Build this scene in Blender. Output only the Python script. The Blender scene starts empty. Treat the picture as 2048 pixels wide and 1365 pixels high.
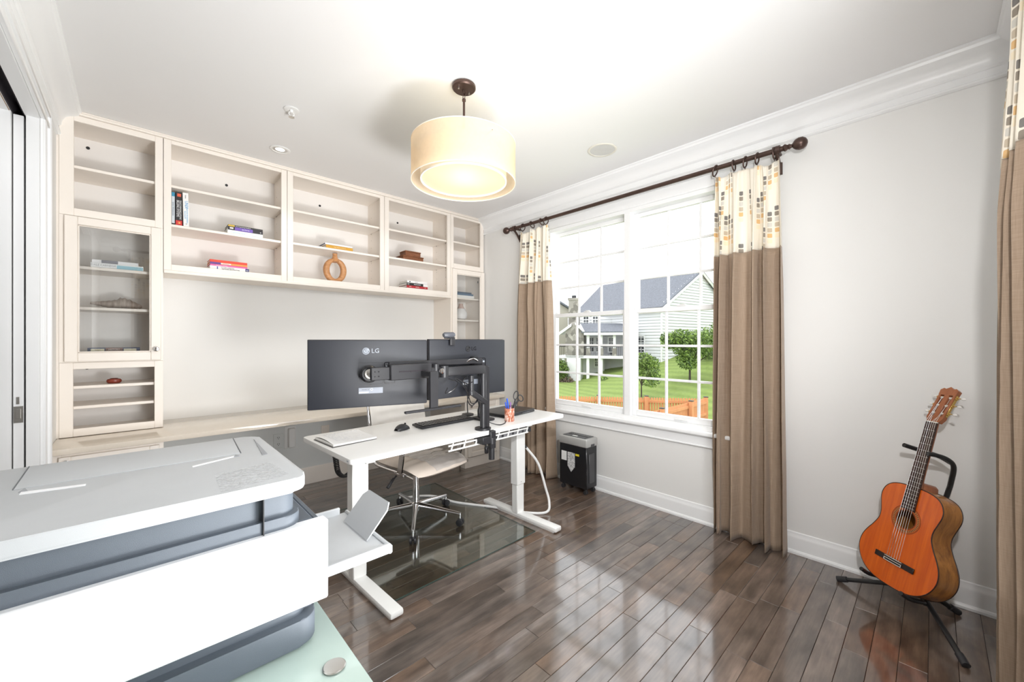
import bpy, bmesh, math, random
from mathutils import Matrix, Vector, Euler
random.seed(7)
PI = math.pi
S = bpy.context.scene
COL = S.collection

# ------------------------------------------------------------------ camera
EYE = 1.30
cam_d = bpy.data.cameras.new('camera'); cam = bpy.data.objects.new('camera', cam_d); COL.objects.link(cam)
cam_d.sensor_width = 36.0; cam_d.lens = 796.4 / 2048 * 36.0; cam_d.clip_start = 0.02; cam_d.clip_end = 400
cam.location = (0, 0, EYE); cam.rotation_euler = (PI / 2, 0, -math.radians(43.36))
S.camera = cam
# ------------------------------------------------------------------ colour management
S.view_settings.view_transform = 'Standard'; S.view_settings.look = 'None'
S.view_settings.gamma = 1.0; S.view_settings.use_curve_mapping = False
S.view_settings.exposure = 0.22
S.cycles.use_denoising = True
S.cycles.max_bounces = 10; S.cycles.diffuse_bounces = 5; S.cycles.glossy_bounces = 5
S.cycles.transmission_bounces = 8; S.cycles.transparent_max_bounces = 16
S.cycles.sample_clamp_indirect = 6.0
S.cycles.caustics_reflective = False; S.cycles.caustics_refractive = False
# ------------------------------------------------------------------ world: bright even overcast sky
W = bpy.data.worlds.new('overcast_sky'); S.world = W; W.use_nodes = True
bg = W.node_tree.nodes['Background']; bg.inputs[0].default_value = (0.95, 0.975, 1.0, 1); bg.inputs[1].default_value = 2.3

def light(name, kind, loc, energy, color=(1, 1, 1), rot=(0, 0, 0), **kw):
    d = bpy.data.lights.new(name, kind); d.energy = energy; d.color = color
    for k, v in kw.items(): setattr(d, k, v)
    o = bpy.data.objects.new(name, d); COL.objects.link(o); o.location = loc; o.rotation_euler = rot
    return o
# daylight through the window of the back wall (outside its glass, facing in)
light('daylight_back_window', 'AREA', (1.02, -0.60, 1.55), 58, (0.97, 0.985, 1), (PI / 2, 0, 0), shape='RECTANGLE', size=1.6, size_y=1.6)
# added fill lamp under the closed hall's ceiling, behind the open pocket door
light('hall_fill', 'AREA', (-1.0, 1.9, 2.55), 4, (0.98, 0.99, 1), (0, 0, 0), shape='RECTANGLE', size=1.0, size_y=1.6)
# photographer's flash low behind the camera, bounced off the ceiling
def aim(src, dst): return (Vector(dst) - Vector(src)).to_track_quat('-Z', 'Y').to_euler()
pA = (1.12, -0.17, 0.55)
light('flash_bounced', 'SPOT', (0.90, -0.17, 0.50), 215, (1.0, 0.995, 0.985), aim((0.90, -0.17, 0.50), (0.55, 3.0, 2.8)), spot_size=1.75, spot_blend=1.0, shadow_soft_size=0.25)
light('bounce_fill_right', 'SPOT', (1.7, -0.14, 0.5), 62, (1.0, 0.995, 0.985), aim((1.7, -0.14, 0.5), (2.6, 2.1, 2.7)), spot_size=1.9, spot_blend=1.0, shadow_soft_size=0.25)  # extra spot, added to lift the right wall and even the ceiling
pB = (0.30, -0.14, 1.95)
light('flash_direct', 'SPOT', pB, 130, (1.0, 0.99, 0.985), aim(pB, (2.45, 1.35, 1.35)), spot_size=1.95, spot_blend=1.0, shadow_soft_size=0.05)

# ------------------------------------------------------------------ materials
MATS = {}
def nt(name):
    m = bpy.data.materials.new(name); m.use_nodes = True
    n = m.node_tree; b = n.nodes['Principled BSDF']; MATS[name] = m
    return m, n, b
def N(n, t, **kw):
    x = n.nodes.new(t)
    for k, v in kw.items():
        if isinstance(k, str) and hasattr(x, k): setattr(x, k, v)
    return x
def mat(name, col, rough=0.5, metal=0.0, vary=0.03, scale=20, bump=0.0, bscale=200, coat=0.0, stretch=(1, 1, 1), **kw):
    if name in MATS: return MATS[name]
    m, n, b = nt(name)
    tc = N(n, 'ShaderNodeTexCoord'); mp = N(n, 'ShaderNodeMapping'); mp.inputs['Scale'].default_value = stretch
    n.links.new(tc.outputs['Object'], mp.inputs[0])
    nz = N(n, 'ShaderNodeTexNoise'); nz.inputs['Scale'].default_value = scale; nz.inputs['Detail'].default_value = 4
    n.links.new(mp.outputs[0], nz.inputs['Vector'])
    mr = N(n, 'ShaderNodeMapRange'); mr.inputs[3].default_value = 1 - vary * 2; mr.inputs[4].default_value = 1 + vary * 2
    n.links.new(nz.outputs[0], mr.inputs[0])
    mx = N(n, 'ShaderNodeVectorMath', operation='SCALE'); mx.inputs[0].default_value = col[:3]
    n.links.new(mr.outputs[0], mx.inputs['Scale']); n.links.new(mx.outputs[0], b.inputs['Base Color'])
    b.inputs['Roughness'].default_value = rough; b.inputs['Metallic'].default_value = metal
    if coat: b.inputs['Coat Weight'].default_value = coat; b.inputs['Coat Roughness'].default_value = 0.08
    if bump:
        n2 = N(n, 'ShaderNodeTexNoise'); n2.inputs['Scale'].default_value = bscale
        n.links.new(mp.outputs[0], n2.inputs['Vector'])
        bp = N(n, 'ShaderNodeBump'); bp.inputs['Strength'].default_value = bump; bp.inputs['Distance'].default_value = 0.002
        n.links.new(n2.outputs[0], bp.inputs['Height']); n.links.new(bp.outputs[0], b.inputs['Normal'])
    for k, v in kw.items(): b.inputs[k.replace('_', ' ')].default_value = v
    return m
def emis(name, col, strength, base=(0.8, 0.8, 0.8)):
    m, n, b = nt(name); b.inputs['Base Color'].default_value = (*base, 1)
    tc = N(n, 'ShaderNodeTexCoord'); nz = N(n, 'ShaderNodeTexNoise'); nz.inputs['Scale'].default_value = 5
    n.links.new(tc.outputs['Object'], nz.inputs['Vector'])
    mr = N(n, 'ShaderNodeMapRange'); mr.inputs[3].default_value = strength * 0.93; mr.inputs[4].default_value = strength * 1.07
    n.links.new(nz.outputs[0], mr.inputs[0]); n.links.new(mr.outputs[0], b.inputs['Emission Strength'])
    b.inputs['Emission Color'].default_value = (*col, 1); b.inputs['Roughness'].default_value = 0.6
    return m
def glass_mat(name, tint=(1, 1, 1), rough=0.0, refl=1.0, haze=0.0):
    m = bpy.data.materials.new(name); m.use_nodes = True; n = m.node_tree; n.nodes.clear(); MATS[name] = m
    o = N(n, 'ShaderNodeOutputMaterial'); t = N(n, 'ShaderNodeBsdfTransparent'); t.inputs[0].default_value = (*tint, 1)
    g = N(n, 'ShaderNodeBsdfGlossy'); g.inputs['Roughness'].default_value = rough
    ge = N(n, 'ShaderNodeNewGeometry'); dt = N(n, 'ShaderNodeVectorMath', operation='DOT_PRODUCT'); n.links.new(ge.outputs['Normal'], dt.inputs[0]); n.links.new(ge.outputs['Incoming'], dt.inputs[1])
    ab = N(n, 'ShaderNodeMath', operation='ABSOLUTE'); n.links.new(dt.outputs['Value'], ab.inputs[0])
    om = N(n, 'ShaderNodeMath', operation='SUBTRACT'); om.inputs[0].default_value = 1.0; n.links.new(ab.outputs[0], om.inputs[1])
    pw_ = N(n, 'ShaderNodeMath', operation='POWER'); pw_.inputs[1].default_value = 5.0; n.links.new(om.outputs[0], pw_.inputs[0])
    f = N(n, 'ShaderNodeMath', operation='MULTIPLY_ADD'); f.inputs[1].default_value = 0.96; f.inputs[2].default_value = 0.04; n.links.new(pw_.outputs[0], f.inputs[0])
    ml = N(n, 'ShaderNodeMath', operation='MULTIPLY', use_clamp=True); ml.inputs[1].default_value = refl
    mx = N(n, 'ShaderNodeMixShader'); n.links.new(f.outputs[0], ml.inputs[0]); n.links.new(ml.outputs[0], mx.inputs[0])
    base = t.outputs[0]
    if haze:
        dfu = N(n, 'ShaderNodeBsdfDiffuse'); hz = N(n, 'ShaderNodeMixShader'); hz.inputs[0].default_value = haze
        n.links.new(t.outputs[0], hz.inputs[1]); n.links.new(dfu.outputs[0], hz.inputs[2]); base = hz.outputs[0]
    n.links.new(base, mx.inputs[1]); n.links.new(g.outputs[0], mx.inputs[2]); n.links.new(mx.outputs[0], o.inputs[0])
    return m

WALL = mat('wall_paint', (0.81, 0.805, 0.79), 0.55, vary=0.01, scale=2, bump=0.05, bscale=300)
CEIL = mat('ceiling_paint', (0.84, 0.835, 0.835), 0.7, vary=0.008, scale=2)
TRIM = mat('trim_paint', (0.88, 0.885, 0.89), 0.3, vary=0.008, scale=3)
CREAM = mat('cream_cabinet_paint', (0.88, 0.815, 0.745), 0.38, vary=0.012, scale=4)
BACKP = mat('cabinet_back_panel', (0.86, 0.835, 0.81), 0.5, vary=0.012, scale=4)
KNEE = mat('knee_wall_paint', (0.74, 0.76, 0.75), 0.5, vary=0.012, scale=4)
STONE = mat('quartz_counter', (0.78, 0.70, 0.60), 0.10, vary=0.02, scale=90, coat=0.3)
BLACK = mat('black_plastic', (0.022, 0.022, 0.025), 0.42, vary=0.1)
BLACKG = mat('black_gloss', (0.012, 0.012, 0.014), 0.2, vary=0.1)
MONB = mat('monitor_back_plastic', (0.017, 0.019, 0.026), 0.42, vary=0.08, scale=8, bump=0.25, bscale=900)
MONLOGO = mat('monitor_logo_gloss', (0.004, 0.004, 0.005), 0.15)
MONSILVSHEEN = mat('monitor_logo_silver_sheen', (0.20, 0.215, 0.24), 0.2, 0.4)  # pale tone imitates sheen on the left logo; right logo's lines share it
ARM = mat('arm_black_metal', (0.02, 0.02, 0.023), 0.38, vary=0.1)
BRONZE = mat('oil_rubbed_bronze', (0.10, 0.065, 0.055), 0.38, 0.75, vary=0.15, scale=15)
CHROME = mat('chrome', (0.85, 0.85, 0.87), 0.07, 1.0, vary=0.01)
NICKEL = mat('brushed_nickel', (0.55, 0.53, 0.50), 0.28, 1.0, vary=0.05)
DESKW = mat('white_desk_laminate', (0.88, 0.88, 0.87), 0.35, vary=0.01)
DESKM = mat('white_powder_coat', (0.86, 0.86, 0.84), 0.35, vary=0.01)
PRG = mat('printer_light_grey', (0.50, 0.515, 0.53), 0.5, vary=0.03, scale=10, bump=0.15, bscale=1500)
PRD = mat('printer_slate', (0.112, 0.132, 0.158), 0.5, vary=0.05, scale=8, bump=0.3, bscale=1500)
PRW = mat('printer_white', (0.90, 0.91, 0.93), 0.4, vary=0.005)
TRAYM = mat('printer_tray_grey', (0.55, 0.565, 0.58), 0.45, vary=0.02)
DUST = mat('dust_scuff', (0.72, 0.73, 0.74), 0.8, vary=0.1, scale=60)
WHITEP = mat('white_plastic', (0.85, 0.85, 0.84), 0.35, vary=0.01)
PAPER = mat('paper', (0.86, 0.85, 0.82), 0.7, vary=0.03, scale=80)
INK = mat('pencil_ink', (0.35, 0.37, 0.42), 0.7)
UPH = mat('cream_leatherette', (0.80, 0.70, 0.61), 0.4, vary=0.02)
PLASTICFILM = glass_mat('plastic_film', (0.97, 0.975, 0.985), 0.15, 1.6, 0.30)
WINGLASS = glass_mat('window_glass', (0.985, 0.99, 0.99), 0.0, 0.6)
CABGLASS = glass_mat('cabinet_glass', (0.96, 0.97, 0.97), 0.0, 4.0)
MATGLASS = glass_mat('floor_mat_glass', (0.90, 0.93, 0.915), 0.0, 1.6)
MATEDGE = mat('glass_edge_dark', (0.03, 0.06, 0.05), 0.1)
DARK = mat('dark_void', (0.02, 0.015, 0.02), 0.8)
RAWWOOD = mat('raw_wood_strip', (0.30, 0.16, 0.07), 0.6, vary=0.1)
NUT = mat('bone_white', (0.82, 0.80, 0.74), 0.35)
GOLD = mat('brass', (0.75, 0.52, 0.18), 0.25, 1.0)

def wood(name, c1, c2, rough, scale=(2, 18, 18), coat=0.0, dist=3.0, rnd=0.0, blotch=0.0):
    m, n, b = nt(name)
    tc = N(n, 'ShaderNodeTexCoord'); mp = N(n, 'ShaderNodeMapping'); mp.inputs['Scale'].default_value = scale
    n.links.new(tc.outputs['Object'], mp.inputs[0])
    vec = mp.outputs[0]
    oi = N(n, 'ShaderNodeObjectInfo')
    ad = N(n, 'ShaderNodeVectorMath', operation='ADD'); sc = N(n, 'ShaderNodeMath', operation='MULTIPLY'); sc.inputs[1].default_value = 40
    n.links.new(oi.outputs['Random'], sc.inputs[0]); n.links.new(vec, ad.inputs[0]); n.links.new(sc.outputs[0], ad.inputs[1]); vec = ad.outputs[0]
    nz = N(n, 'ShaderNodeTexNoise'); nz.inputs['Scale'].default_value = 1.6; nz.inputs['Detail'].default_value = 8; nz.inputs['Distortion'].default_value = dist * 0.3
    nz.inputs['Roughness'].default_value = 0.65
    n.links.new(vec, nz.inputs['Vector'])
    cr = N(n, 'ShaderNodeValToRGB'); cr.color_ramp.elements[0].position = 0.3; cr.color_ramp.elements[1].position = 0.72
    cr.color_ramp.elements[0].color = (*c1, 1); cr.color_ramp.elements[1].color = (*c2, 1)
    n.links.new(nz.outputs[0], cr.inputs[0]); out = cr.outputs[0]
    if rnd:
        hs = N(n, 'ShaderNodeHueSaturation'); mr = N(n, 'ShaderNodeMapRange'); mr.inputs[3].default_value = 1 - rnd; mr.inputs[4].default_value = 1 + rnd
        n.links.new(oi.outputs['Random'], mr.inputs[0]); n.links.new(mr.outputs[0], hs.inputs['Value']); n.links.new(out, hs.inputs['Color'])
        ms = N(n, 'ShaderNodeMath', operation='FRACT'); m2 = N(n, 'ShaderNodeMath', operation='MULTIPLY'); m2.inputs[1].default_value = 7.31
        n.links.new(oi.outputs['Random'], m2.inputs[0]); n.links.new(m2.outputs[0], ms.inputs[0])
        mr2 = N(n, 'ShaderNodeMapRange'); mr2.inputs[3].default_value = 0.65; mr2.inputs[4].default_value = 1.35
        n.links.new(ms.outputs[0], mr2.inputs[0]); n.links.new(mr2.outputs[0], hs.inputs['Saturation']); out = hs.outputs[0]
    if blotch:
        n3 = N(n, 'ShaderNodeTexNoise'); n3.inputs['Scale'].default_value = 1.0; n3.inputs['Detail'].default_value = 3
        mp3 = N(n, 'ShaderNodeMapping'); mp3.inputs['Scale'].default_value = (5, 14, 10)
        n.links.new(tc.outputs['Object'], mp3.inputs[0]); a3 = N(n, 'ShaderNodeVectorMath', operation='ADD')
        n.links.new(mp3.outputs[0], a3.inputs[0]); n.links.new(sc.outputs[0], a3.inputs[1]); n.links.new(a3.outputs[0], n3.inputs['Vector'])
        mr3 = N(n, 'ShaderNodeMapRange'); mr3.inputs[1].default_value = 0.3; mr3.inputs[2].default_value = 0.75; mr3.inputs[3].default_value = 1 - blotch; mr3.inputs[4].default_value = 1 + blotch * .8
        n.links.new(n3.outputs[0], mr3.inputs[0])
        v3 = N(n, 'ShaderNodeVectorMath', operation='SCALE'); n.links.new(out, v3.inputs[0]); n.links.new(mr3.outputs[0], v3.inputs['Scale']); out = v3.outputs[0]
    n.links.new(out, b.inputs['Base Color']); b.inputs['Roughness'].default_value = rough
    if coat: b.inputs['Coat Weight'].default_value = coat; b.inputs['Coat Roughness'].default_value = 0.10
    bp = N(n, 'ShaderNodeBump'); bp.inputs['Strength'].default_value = 0.04; bp.inputs['Distance'].default_value = 0.002
    n.links.new(nz.outputs[0], bp.inputs['Height']); n.links.new(bp.outputs[0], b.inputs['Normal'])
    return m
FLOORW = wood('stained_maple_floor', (0.100, 0.070, 0.054), (0.190, 0.138, 0.108), 0.30, (2.2, 30, 30), coat=1.0, dist=1.0, rnd=0.20, blotch=0.55)
b_ = MATS['stained_maple_floor'].node_tree.nodes['Principled BSDF']; b_.inputs['Coat IOR'].default_value = 1.75; b_.inputs['Coat Roughness'].default_value = 0.085
GTOP = wood('cedar_top', (0.60, 0.085, 0.003), (0.82, 0.155, 0.006), 0.25, (40, 2, 2), coat=0.3, dist=.6)
GSIDE = wood('rosewood_side', (0.20, 0.065, 0.014), (0.58, 0.25, 0.055), 0.28, (26, 2.5, 26), coat=0.3, dist=1)
GNECK = wood('mahogany_neck', (0.28, 0.085, 0.035), (0.42, 0.15, 0.06), 0.3, (26, 3, 26), coat=0.3, dist=1)
GFING = wood('ebony_fingerboard', (0.025, 0.014, 0.012), (0.075, 0.035, 0.025), 0.35, (30, 4, 30), dist=1)
RINGW = wood('carved_teak', (0.42, 0.19, 0.07), (0.70, 0.36, 0.16), 0.4, (8, 8, 22), dist=4)
BOXW = wood('dark_carved_wood', (0.12, 0.04, 0.015), (0.30, 0.11, 0.045), 0.45, (14, 60, 60), dist=3)

def fabric(name, col, col2):
    m, n, b = nt(name)
    uv = N(n, 'ShaderNodeUVMap'); mp = N(n, 'ShaderNodeMapping'); mp.inputs['Scale'].default_value = (500, 14, 1)
    mp2 = N(n, 'ShaderNodeMapping'); mp2.inputs['Scale'].default_value = (12, 420, 1)
    a = N(n, 'ShaderNodeTexNoise'); c = N(n, 'ShaderNodeTexNoise'); a.inputs['Scale'].default_value = 1; c.inputs['Scale'].default_value = 1
    n.links.new(uv.outputs[0], mp.inputs[0]); n.links.new(uv.outputs[0], mp2.inputs[0]); n.links.new(mp.outputs[0], a.inputs['Vector']); n.links.new(mp2.outputs[0], c.inputs['Vector'])
    ad = N(n, 'ShaderNodeMath', operation='ADD'); n.links.new(a.outputs[0], ad.inputs[0]); n.links.new(c.outputs[0], ad.inputs[1])
    mr = N(n, 'ShaderNodeMapRange'); mr.inputs[1].default_value = 0.7; mr.inputs[2].default_value = 1.3; n.links.new(ad.outputs[0], mr.inputs[0])
    mx = N(n, 'ShaderNodeMix', data_type='RGBA'); n.links.new(mr.outputs[0], mx.inputs[0]); mx.inputs[6].default_value = (*col, 1); mx.inputs[7].default_value = (*col2, 1)
    n.links.new(mx.outputs[2], b.inputs['Base Color']); b.inputs['Roughness'].default_value = 0.85
    b.inputs['Sheen Weight'].default_value = 0.15
    return m
TAUPE = fabric('taupe_linen', (0.315, 0.228, 0.160), (0.41, 0.308, 0.225))

def print_fabric(name):
    # cream fabric printed with falling columns of small rounded squares
    m, n, b = nt(name)
    uv = N(n, 'ShaderNodeUVMap'); sx = N(n, 'ShaderNodeSeparateXYZ'); n.links.new(uv.outputs[0], sx.inputs[0])
    def mth(op, a, c=None, v=None):
        x = N(n, 'ShaderNodeMath', operation=op)
        if isinstance(a, (int, float)): x.inputs[0].default_value = a
        else: n.links.new(a, x.inputs[0])
        if c is not None: n.links.new(c, x.inputs[1])
        if v is not None: x.inputs[1].default_value = v
        return x.outputs[0]
    CW, CH, NP = 0.050, 0.034, 10
    u = mth('DIVIDE', sx.outputs[0], v=CW); iu = mth('FLOOR', u); fu = mth('SUBTRACT', u, iu)
    wn = N(n, 'ShaderNodeTexWhiteNoise', noise_dimensions='1D'); n.links.new(iu, wn.inputs['W'])
    v = mth('DIVIDE', sx.outputs[1], v=-CH); sh = mth('MULTIPLY', wn.outputs['Value'], v=float(NP)); sh = mth('FLOOR', sh)
    v2 = mth('ADD', v, sh); v2 = mth('ADD', v2, v=200.0 * NP); iv = mth('FLOOR', v2); fv = mth('SUBTRACT', v2, iv)
    k = mth('MODULO', iv, v=float(NP)); t = mth('DIVIDE', k, v=float(NP)); t = mth('ADD', t, v=0.02)
    cr = N(n, 'ShaderNodeValToRGB'); cr.color_ramp.interpolation = 'CONSTANT'; els = cr.color_ramp.elements
    cols = [(0.09, 0.085, 0.09), (0.19, 0.155, 0.12), (0.60, 0.58, 0.53), (0.50, 0.41, 0.30), (0.72, 0.42, 0.14), (0.88, 0.76, 0.56), (0.86, 0.80, 0.69)]
    els[0].color = (*cols[0], 1); els[0].position = 0; els[1].color = (*cols[1], 1); els[1].position = 1 / NP
    for i in range(2, 7): e = els.new(i / NP); e.color = (*cols[i], 1)
    n.links.new(t, cr.inputs[0])
    # rounded mask
    du = mth('ABSOLUTE', mth('SUBTRACT', fu, v=0.5)); dv = mth('ABSOLUTE', mth('SUBTRACT', fv, v=0.5))
    p1 = mth('POWER', mth('DIVIDE', du, v=0.34), v=6.0); p2 = mth('POWER', mth('DIVIDE', dv, v=0.40), v=6.0)
    ins = mth('LESS_THAN', mth('ADD', p1, p2), v=1.0)
    act = mth('LESS_THAN', k, v=6.0); w2 = N(n, 'ShaderNodeTexWhiteNoise', noise_dimensions='1D'); n.links.new(mth('ADD', iu, v=77.7), w2.inputs['W'])
    col_on = mth('LESS_THAN', w2.outputs['Value'], v=0.66)
    msk = mth('MULTIPLY', mth('MULTIPLY', ins, act), col_on)
    nz = N(n, 'ShaderNodeTexNoise'); nz.inputs['Scale'].default_value = 900; n.links.new(uv.outputs[0], nz.inputs['Vector'])
    mr = N(n, 'ShaderNodeMapRange'); mr.inputs[3].default_value = 0.7; mr.inputs[4].default_value = 1.0; n.links.new(nz.outputs[0], mr.inputs[0])
    mk = mth('MULTIPLY', msk, mr.outputs[0])
    mx = N(n, 'ShaderNodeMix', data_type='RGBA'); n.links.new(mk, mx.inputs[0]); mx.inputs[6].default_value = (0.86, 0.80, 0.69, 1); n.links.new(cr.outputs[0], mx.inputs[7])
    n.links.new(mx.outputs[2], b.inputs['Base Color']); b.inputs['Roughness'].default_value = 0.8
    return m
PRINT = print_fabric('printed_cream_fabric')

# ------------------------------------------------------------------ mesh helpers
class B:
    def __init__(s): s.bm = bmesh.new(); s.mi = 0
    def _mark(s, faces):
        for f in faces: f.material_index = s.mi
    def box(s, x0, x1, y0, y1, z0, z1, bev=0.0, seg=1, M=None):
        if x1 < x0: x0, x1 = x1, x0
        if y1 < y0: y0, y1 = y1, y0
        if z1 < z0: z0, z1 = z1, z0
        vs = [s.bm.verts.new(p) for p in ((x0, y0, z0), (x1, y0, z0), (x1, y1, z0), (x0, y1, z0), (x0, y0, z1), (x1, y0, z1), (x1, y1, z1), (x0, y1, z1))]
        fs = [s.bm.faces.new([vs[i] for i in q]) for q in ((0, 3, 2, 1), (4, 5, 6, 7), (0, 1, 5, 4), (1, 2, 6, 5), (2, 3, 7, 6), (3, 0, 4, 7))]
        s._mark(fs)
        if bev > 0:
            es = list({e for f in fs for e in f.edges})
            bev = min(bev, .49 * min(x1 - x0, y1 - y0, z1 - z0))
            r = bmesh.ops.bevel(s.bm, geom=es, offset=bev, segments=seg, affect='EDGES', profile=0.5)
            s._mark(r['faces']); vs = list({v for f in r['faces'] for v in f.verts} | {v for v in vs if v.is_valid})
        if M is not None:
            for v in vs: v.co = M @ v.co
        return s
    def tube(s, pts, r, seg=10, cap=True, closed=False):
        pts = [Vector(p) for p in pts]; n = len(pts); rings = []
        rr = r if isinstance(r, (list, tuple)) else [r] * n
        up = None
        for i, p in enumerate(pts):
            if closed: t = pts[(i + 1) % n] - pts[i - 1]
            else: t = pts[min(i + 1, n - 1)] - pts[max(i - 1, 0)]
            t = t.normalized() if t.length > 1e-9 else Vector((0, 0, 1))
            if up is None:
                a = Vector((0, 0, 1)) if abs(t.z) < 0.9 else Vector((1, 0, 0))
                up = (a - t * a.dot(t)).normalized()
            else:
                up = (up - t * up.dot(t))
                up = up.normalized() if up.length > 1e-6 else t.orthogonal().normalized()
            sd = t.cross(up)
            rings.append([s.bm.verts.new(p + (up * math.cos(2 * PI * k / seg) + sd * math.sin(2 * PI * k / seg)) * rr[i]) for k in range(seg)])
        fs = []
        for i in range(n if closed else n - 1):
            a, b2 = rings[i], rings[(i + 1) % n]
            for k in range(seg): fs.append(s.bm.faces.new((a[k], a[(k + 1) % seg], b2[(k + 1) % seg], b2[k])))
        if cap and not closed:
            fs.append(s.bm.faces.new(list(reversed(rings[0])))); fs.append(s.bm.faces.new(rings[-1]))
        s._mark(fs); return s
    def cyl(s, p0, p1, r0, r1=None, seg=24, cap=True):
        return s.tube([p0, p1], [r0, r0 if r1 is None else r1], seg, cap)
    def lathe(s, prof, c=(0, 0, 0), seg=32, M=None, close=False):
        rings = []; c = Vector(c); nv = []
        for (r, z) in prof:
            if r < 1e-6:
                ring = [s.bm.verts.new(c + Vector((0, 0, z)))]
            else:
                ring = [s.bm.verts.new(c + Vector((r * math.cos(2 * PI * k / seg), r * math.sin(2 * PI * k / seg), z))) for k in range(seg)]
            rings.append(ring); nv += ring
        fs = []
        L = len(rings)
        for i in range(L if close else L - 1):
            a, b2 = rings[i], rings[(i + 1) % L]
            for k in range(seg):
                q = (a[k % len(a)], a[(k + 1) % len(a)], b2[(k + 1) % len(b2)], b2[k % len(b2)])
                q2 = []
                for v in q:
                    if v not in q2: q2.append(v)
                if len(q2) >= 3:
                    try: fs.append(s.bm.faces.new(q2))
                    except ValueError: pass
        s._mark(fs)
        if M is not None:
            for v in nv: v.co = M @ v.co
        return s
    def prism(s, poly, z0, z1, M=None, bev=0):
        bot = [s.bm.verts.new((p[0], p[1], z0)) for p in poly]; top = [s.bm.verts.new((p[0], p[1], z1)) for p in poly]
        n = len(poly); fs = [s.bm.faces.new(list(reversed(bot))), s.bm.faces.new(top)]
        for i in range(n): fs.append(s.bm.faces.new((bot[i], bot[(i + 1) % n], top[(i + 1) % n], top[i])))
        s._mark(fs); vs = bot + top
        if bev:
            es = list(fs[0].edges) + list(fs[1].edges)
            r = bmesh.ops.bevel(s.bm, geom=es, offset=bev, segments=2, affect='EDGES', profile=0.5); s._mark(r['faces'])
            vs = list({v for v in vs if v.is_valid} | {v for f in r['faces'] for v in f.verts})
        if M is not None:
            for v in vs: v.co = M @ v.co
        return s
    def quad(s, *p):
        s._mark([s.bm.faces.new([s.bm.verts.new(q) for q in p])]); return s
    def sphere(s, c, r, sc=(1, 1, 1), u=20, v=12):
        prof = [(r * math.sin(PI * i / v), -r * math.cos(PI * i / v)) for i in range(v + 1)]
        M = Matrix.Translation(c) @ Matrix.Diagonal((*sc, 1)); return s.lathe(prof, (0, 0, 0), u, M)
    def grid(s, f, nu, nv, uvf=None, matf=None):
        V = [[s.bm.verts.new(f(i / nu, j / nv)) for j in range(nv + 1)] for i in range(nu + 1)]
        L = s.bm.loops.layers.uv.verify() if uvf else None
        for i in range(nu):
            for j in range(nv):
                fc = s.bm.faces.new((V[i][j], V[i + 1][j], V[i + 1][j + 1], V[i][j + 1]))
                fc.material_index = matf(i / nu, (j + .5) / nv) if matf else s.mi
                if uvf:
                    for lp, (a, c) in zip(fc.loops, ((i, j), (i + 1, j), (i + 1, j + 1), (i, j + 1))): lp[L].uv = uvf(a / nu, c / nv)
        return s
    def obj(s, name, m, parent=None, smooth=True, ang=38, normals=True, **props):
        if normals: bmesh.ops.recalc_face_normals(s.bm, faces=s.bm.faces)
        if smooth:
            a = math.radians(ang)
            for f in s.bm.faces: f.smooth = True
            for e in s.bm.edges:
                if len(e.link_faces) == 2 and e.calc_face_angle(0) > a: e.smooth = False
        me = bpy.data.meshes.new(name); s.bm.to_mesh(me); s.bm.free()
        for mm in (m if isinstance(m, (list, tuple)) else [m]): me.materials.append(mm)
        o = bpy.data.objects.new(name, me); COL.objects.link(o)
        return put(o, parent, **props)
def split(o):
    """one object per loose piece, all with the same name"""
    bm = bmesh.new(); bm.from_mesh(o.data); seen = set(); groups = []
    for v in bm.verts:
        if v.index in seen: continue
        st_, g_ = [v], set()
        while st_:
            q = st_.pop()
            if q.index in g_: continue
            g_.add(q.index); st_ += [e.other_vert(q) for e in q.link_edges if e.other_vert(q).index not in g_]
        seen |= g_; groups.append(g_)
    base = o.name.split('.')[0]
    for g_ in groups[1:]:
        b2 = bm.copy(); b2.verts.ensure_lookup_table(); bmesh.ops.delete(b2, geom=[v for v in b2.verts if v.index not in g_], context='VERTS')
        me = bpy.data.meshes.new(base); b2.to_mesh(me); b2.free()
        for mm in o.data.materials: me.materials.append(mm)
        c = o.copy(); c.data = me; c.name = base; COL.objects.link(c)
    bmesh.ops.delete(bm, geom=[v for v in bm.verts if v.index not in groups[0]], context='VERTS'); bm.to_mesh(o.data); bm.free(); return o
def wmat(p):
    m = p.matrix_basis.copy()
    return m if p.parent is None else wmat(p.parent) @ p.matrix_parent_inverse @ m
def put(o, parent=None, world=True, **props):
    """parent o; world=True: vertices were given in world coordinates"""
    if parent is not None:
        o.parent = parent
        if world: o.matrix_parent_inverse = wmat(parent).inverted()
    for k, v in props.items(): o[k] = v
    return o
def thing(name, label, cat, loc=(0, 0, 0), rotz=0, group=None, M=None, kind=None):
    o = bpy.data.objects.new(name, None); COL.objects.link(o); o.empty_display_size = 0.05
    if M is not None: o.matrix_basis = M
    else: o.location = loc; o.rotation_euler = (0, 0, rotz)
    if label: o['label'] = label
    if cat: o['category'] = cat
    if group: o['group'] = group
    if kind: o['kind'] = kind
    return o
def tag(o, label, cat, group=None, kind=None):
    o['label'] = label; o['category'] = cat
    if group: o['group'] = group
    if kind: o['kind'] = kind
    return o
def struct(name, b, m, parent=None, **k):
    o = b.obj(name, m, parent, **k)
    if parent is None: o['kind'] = 'structure'
    return o
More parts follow.
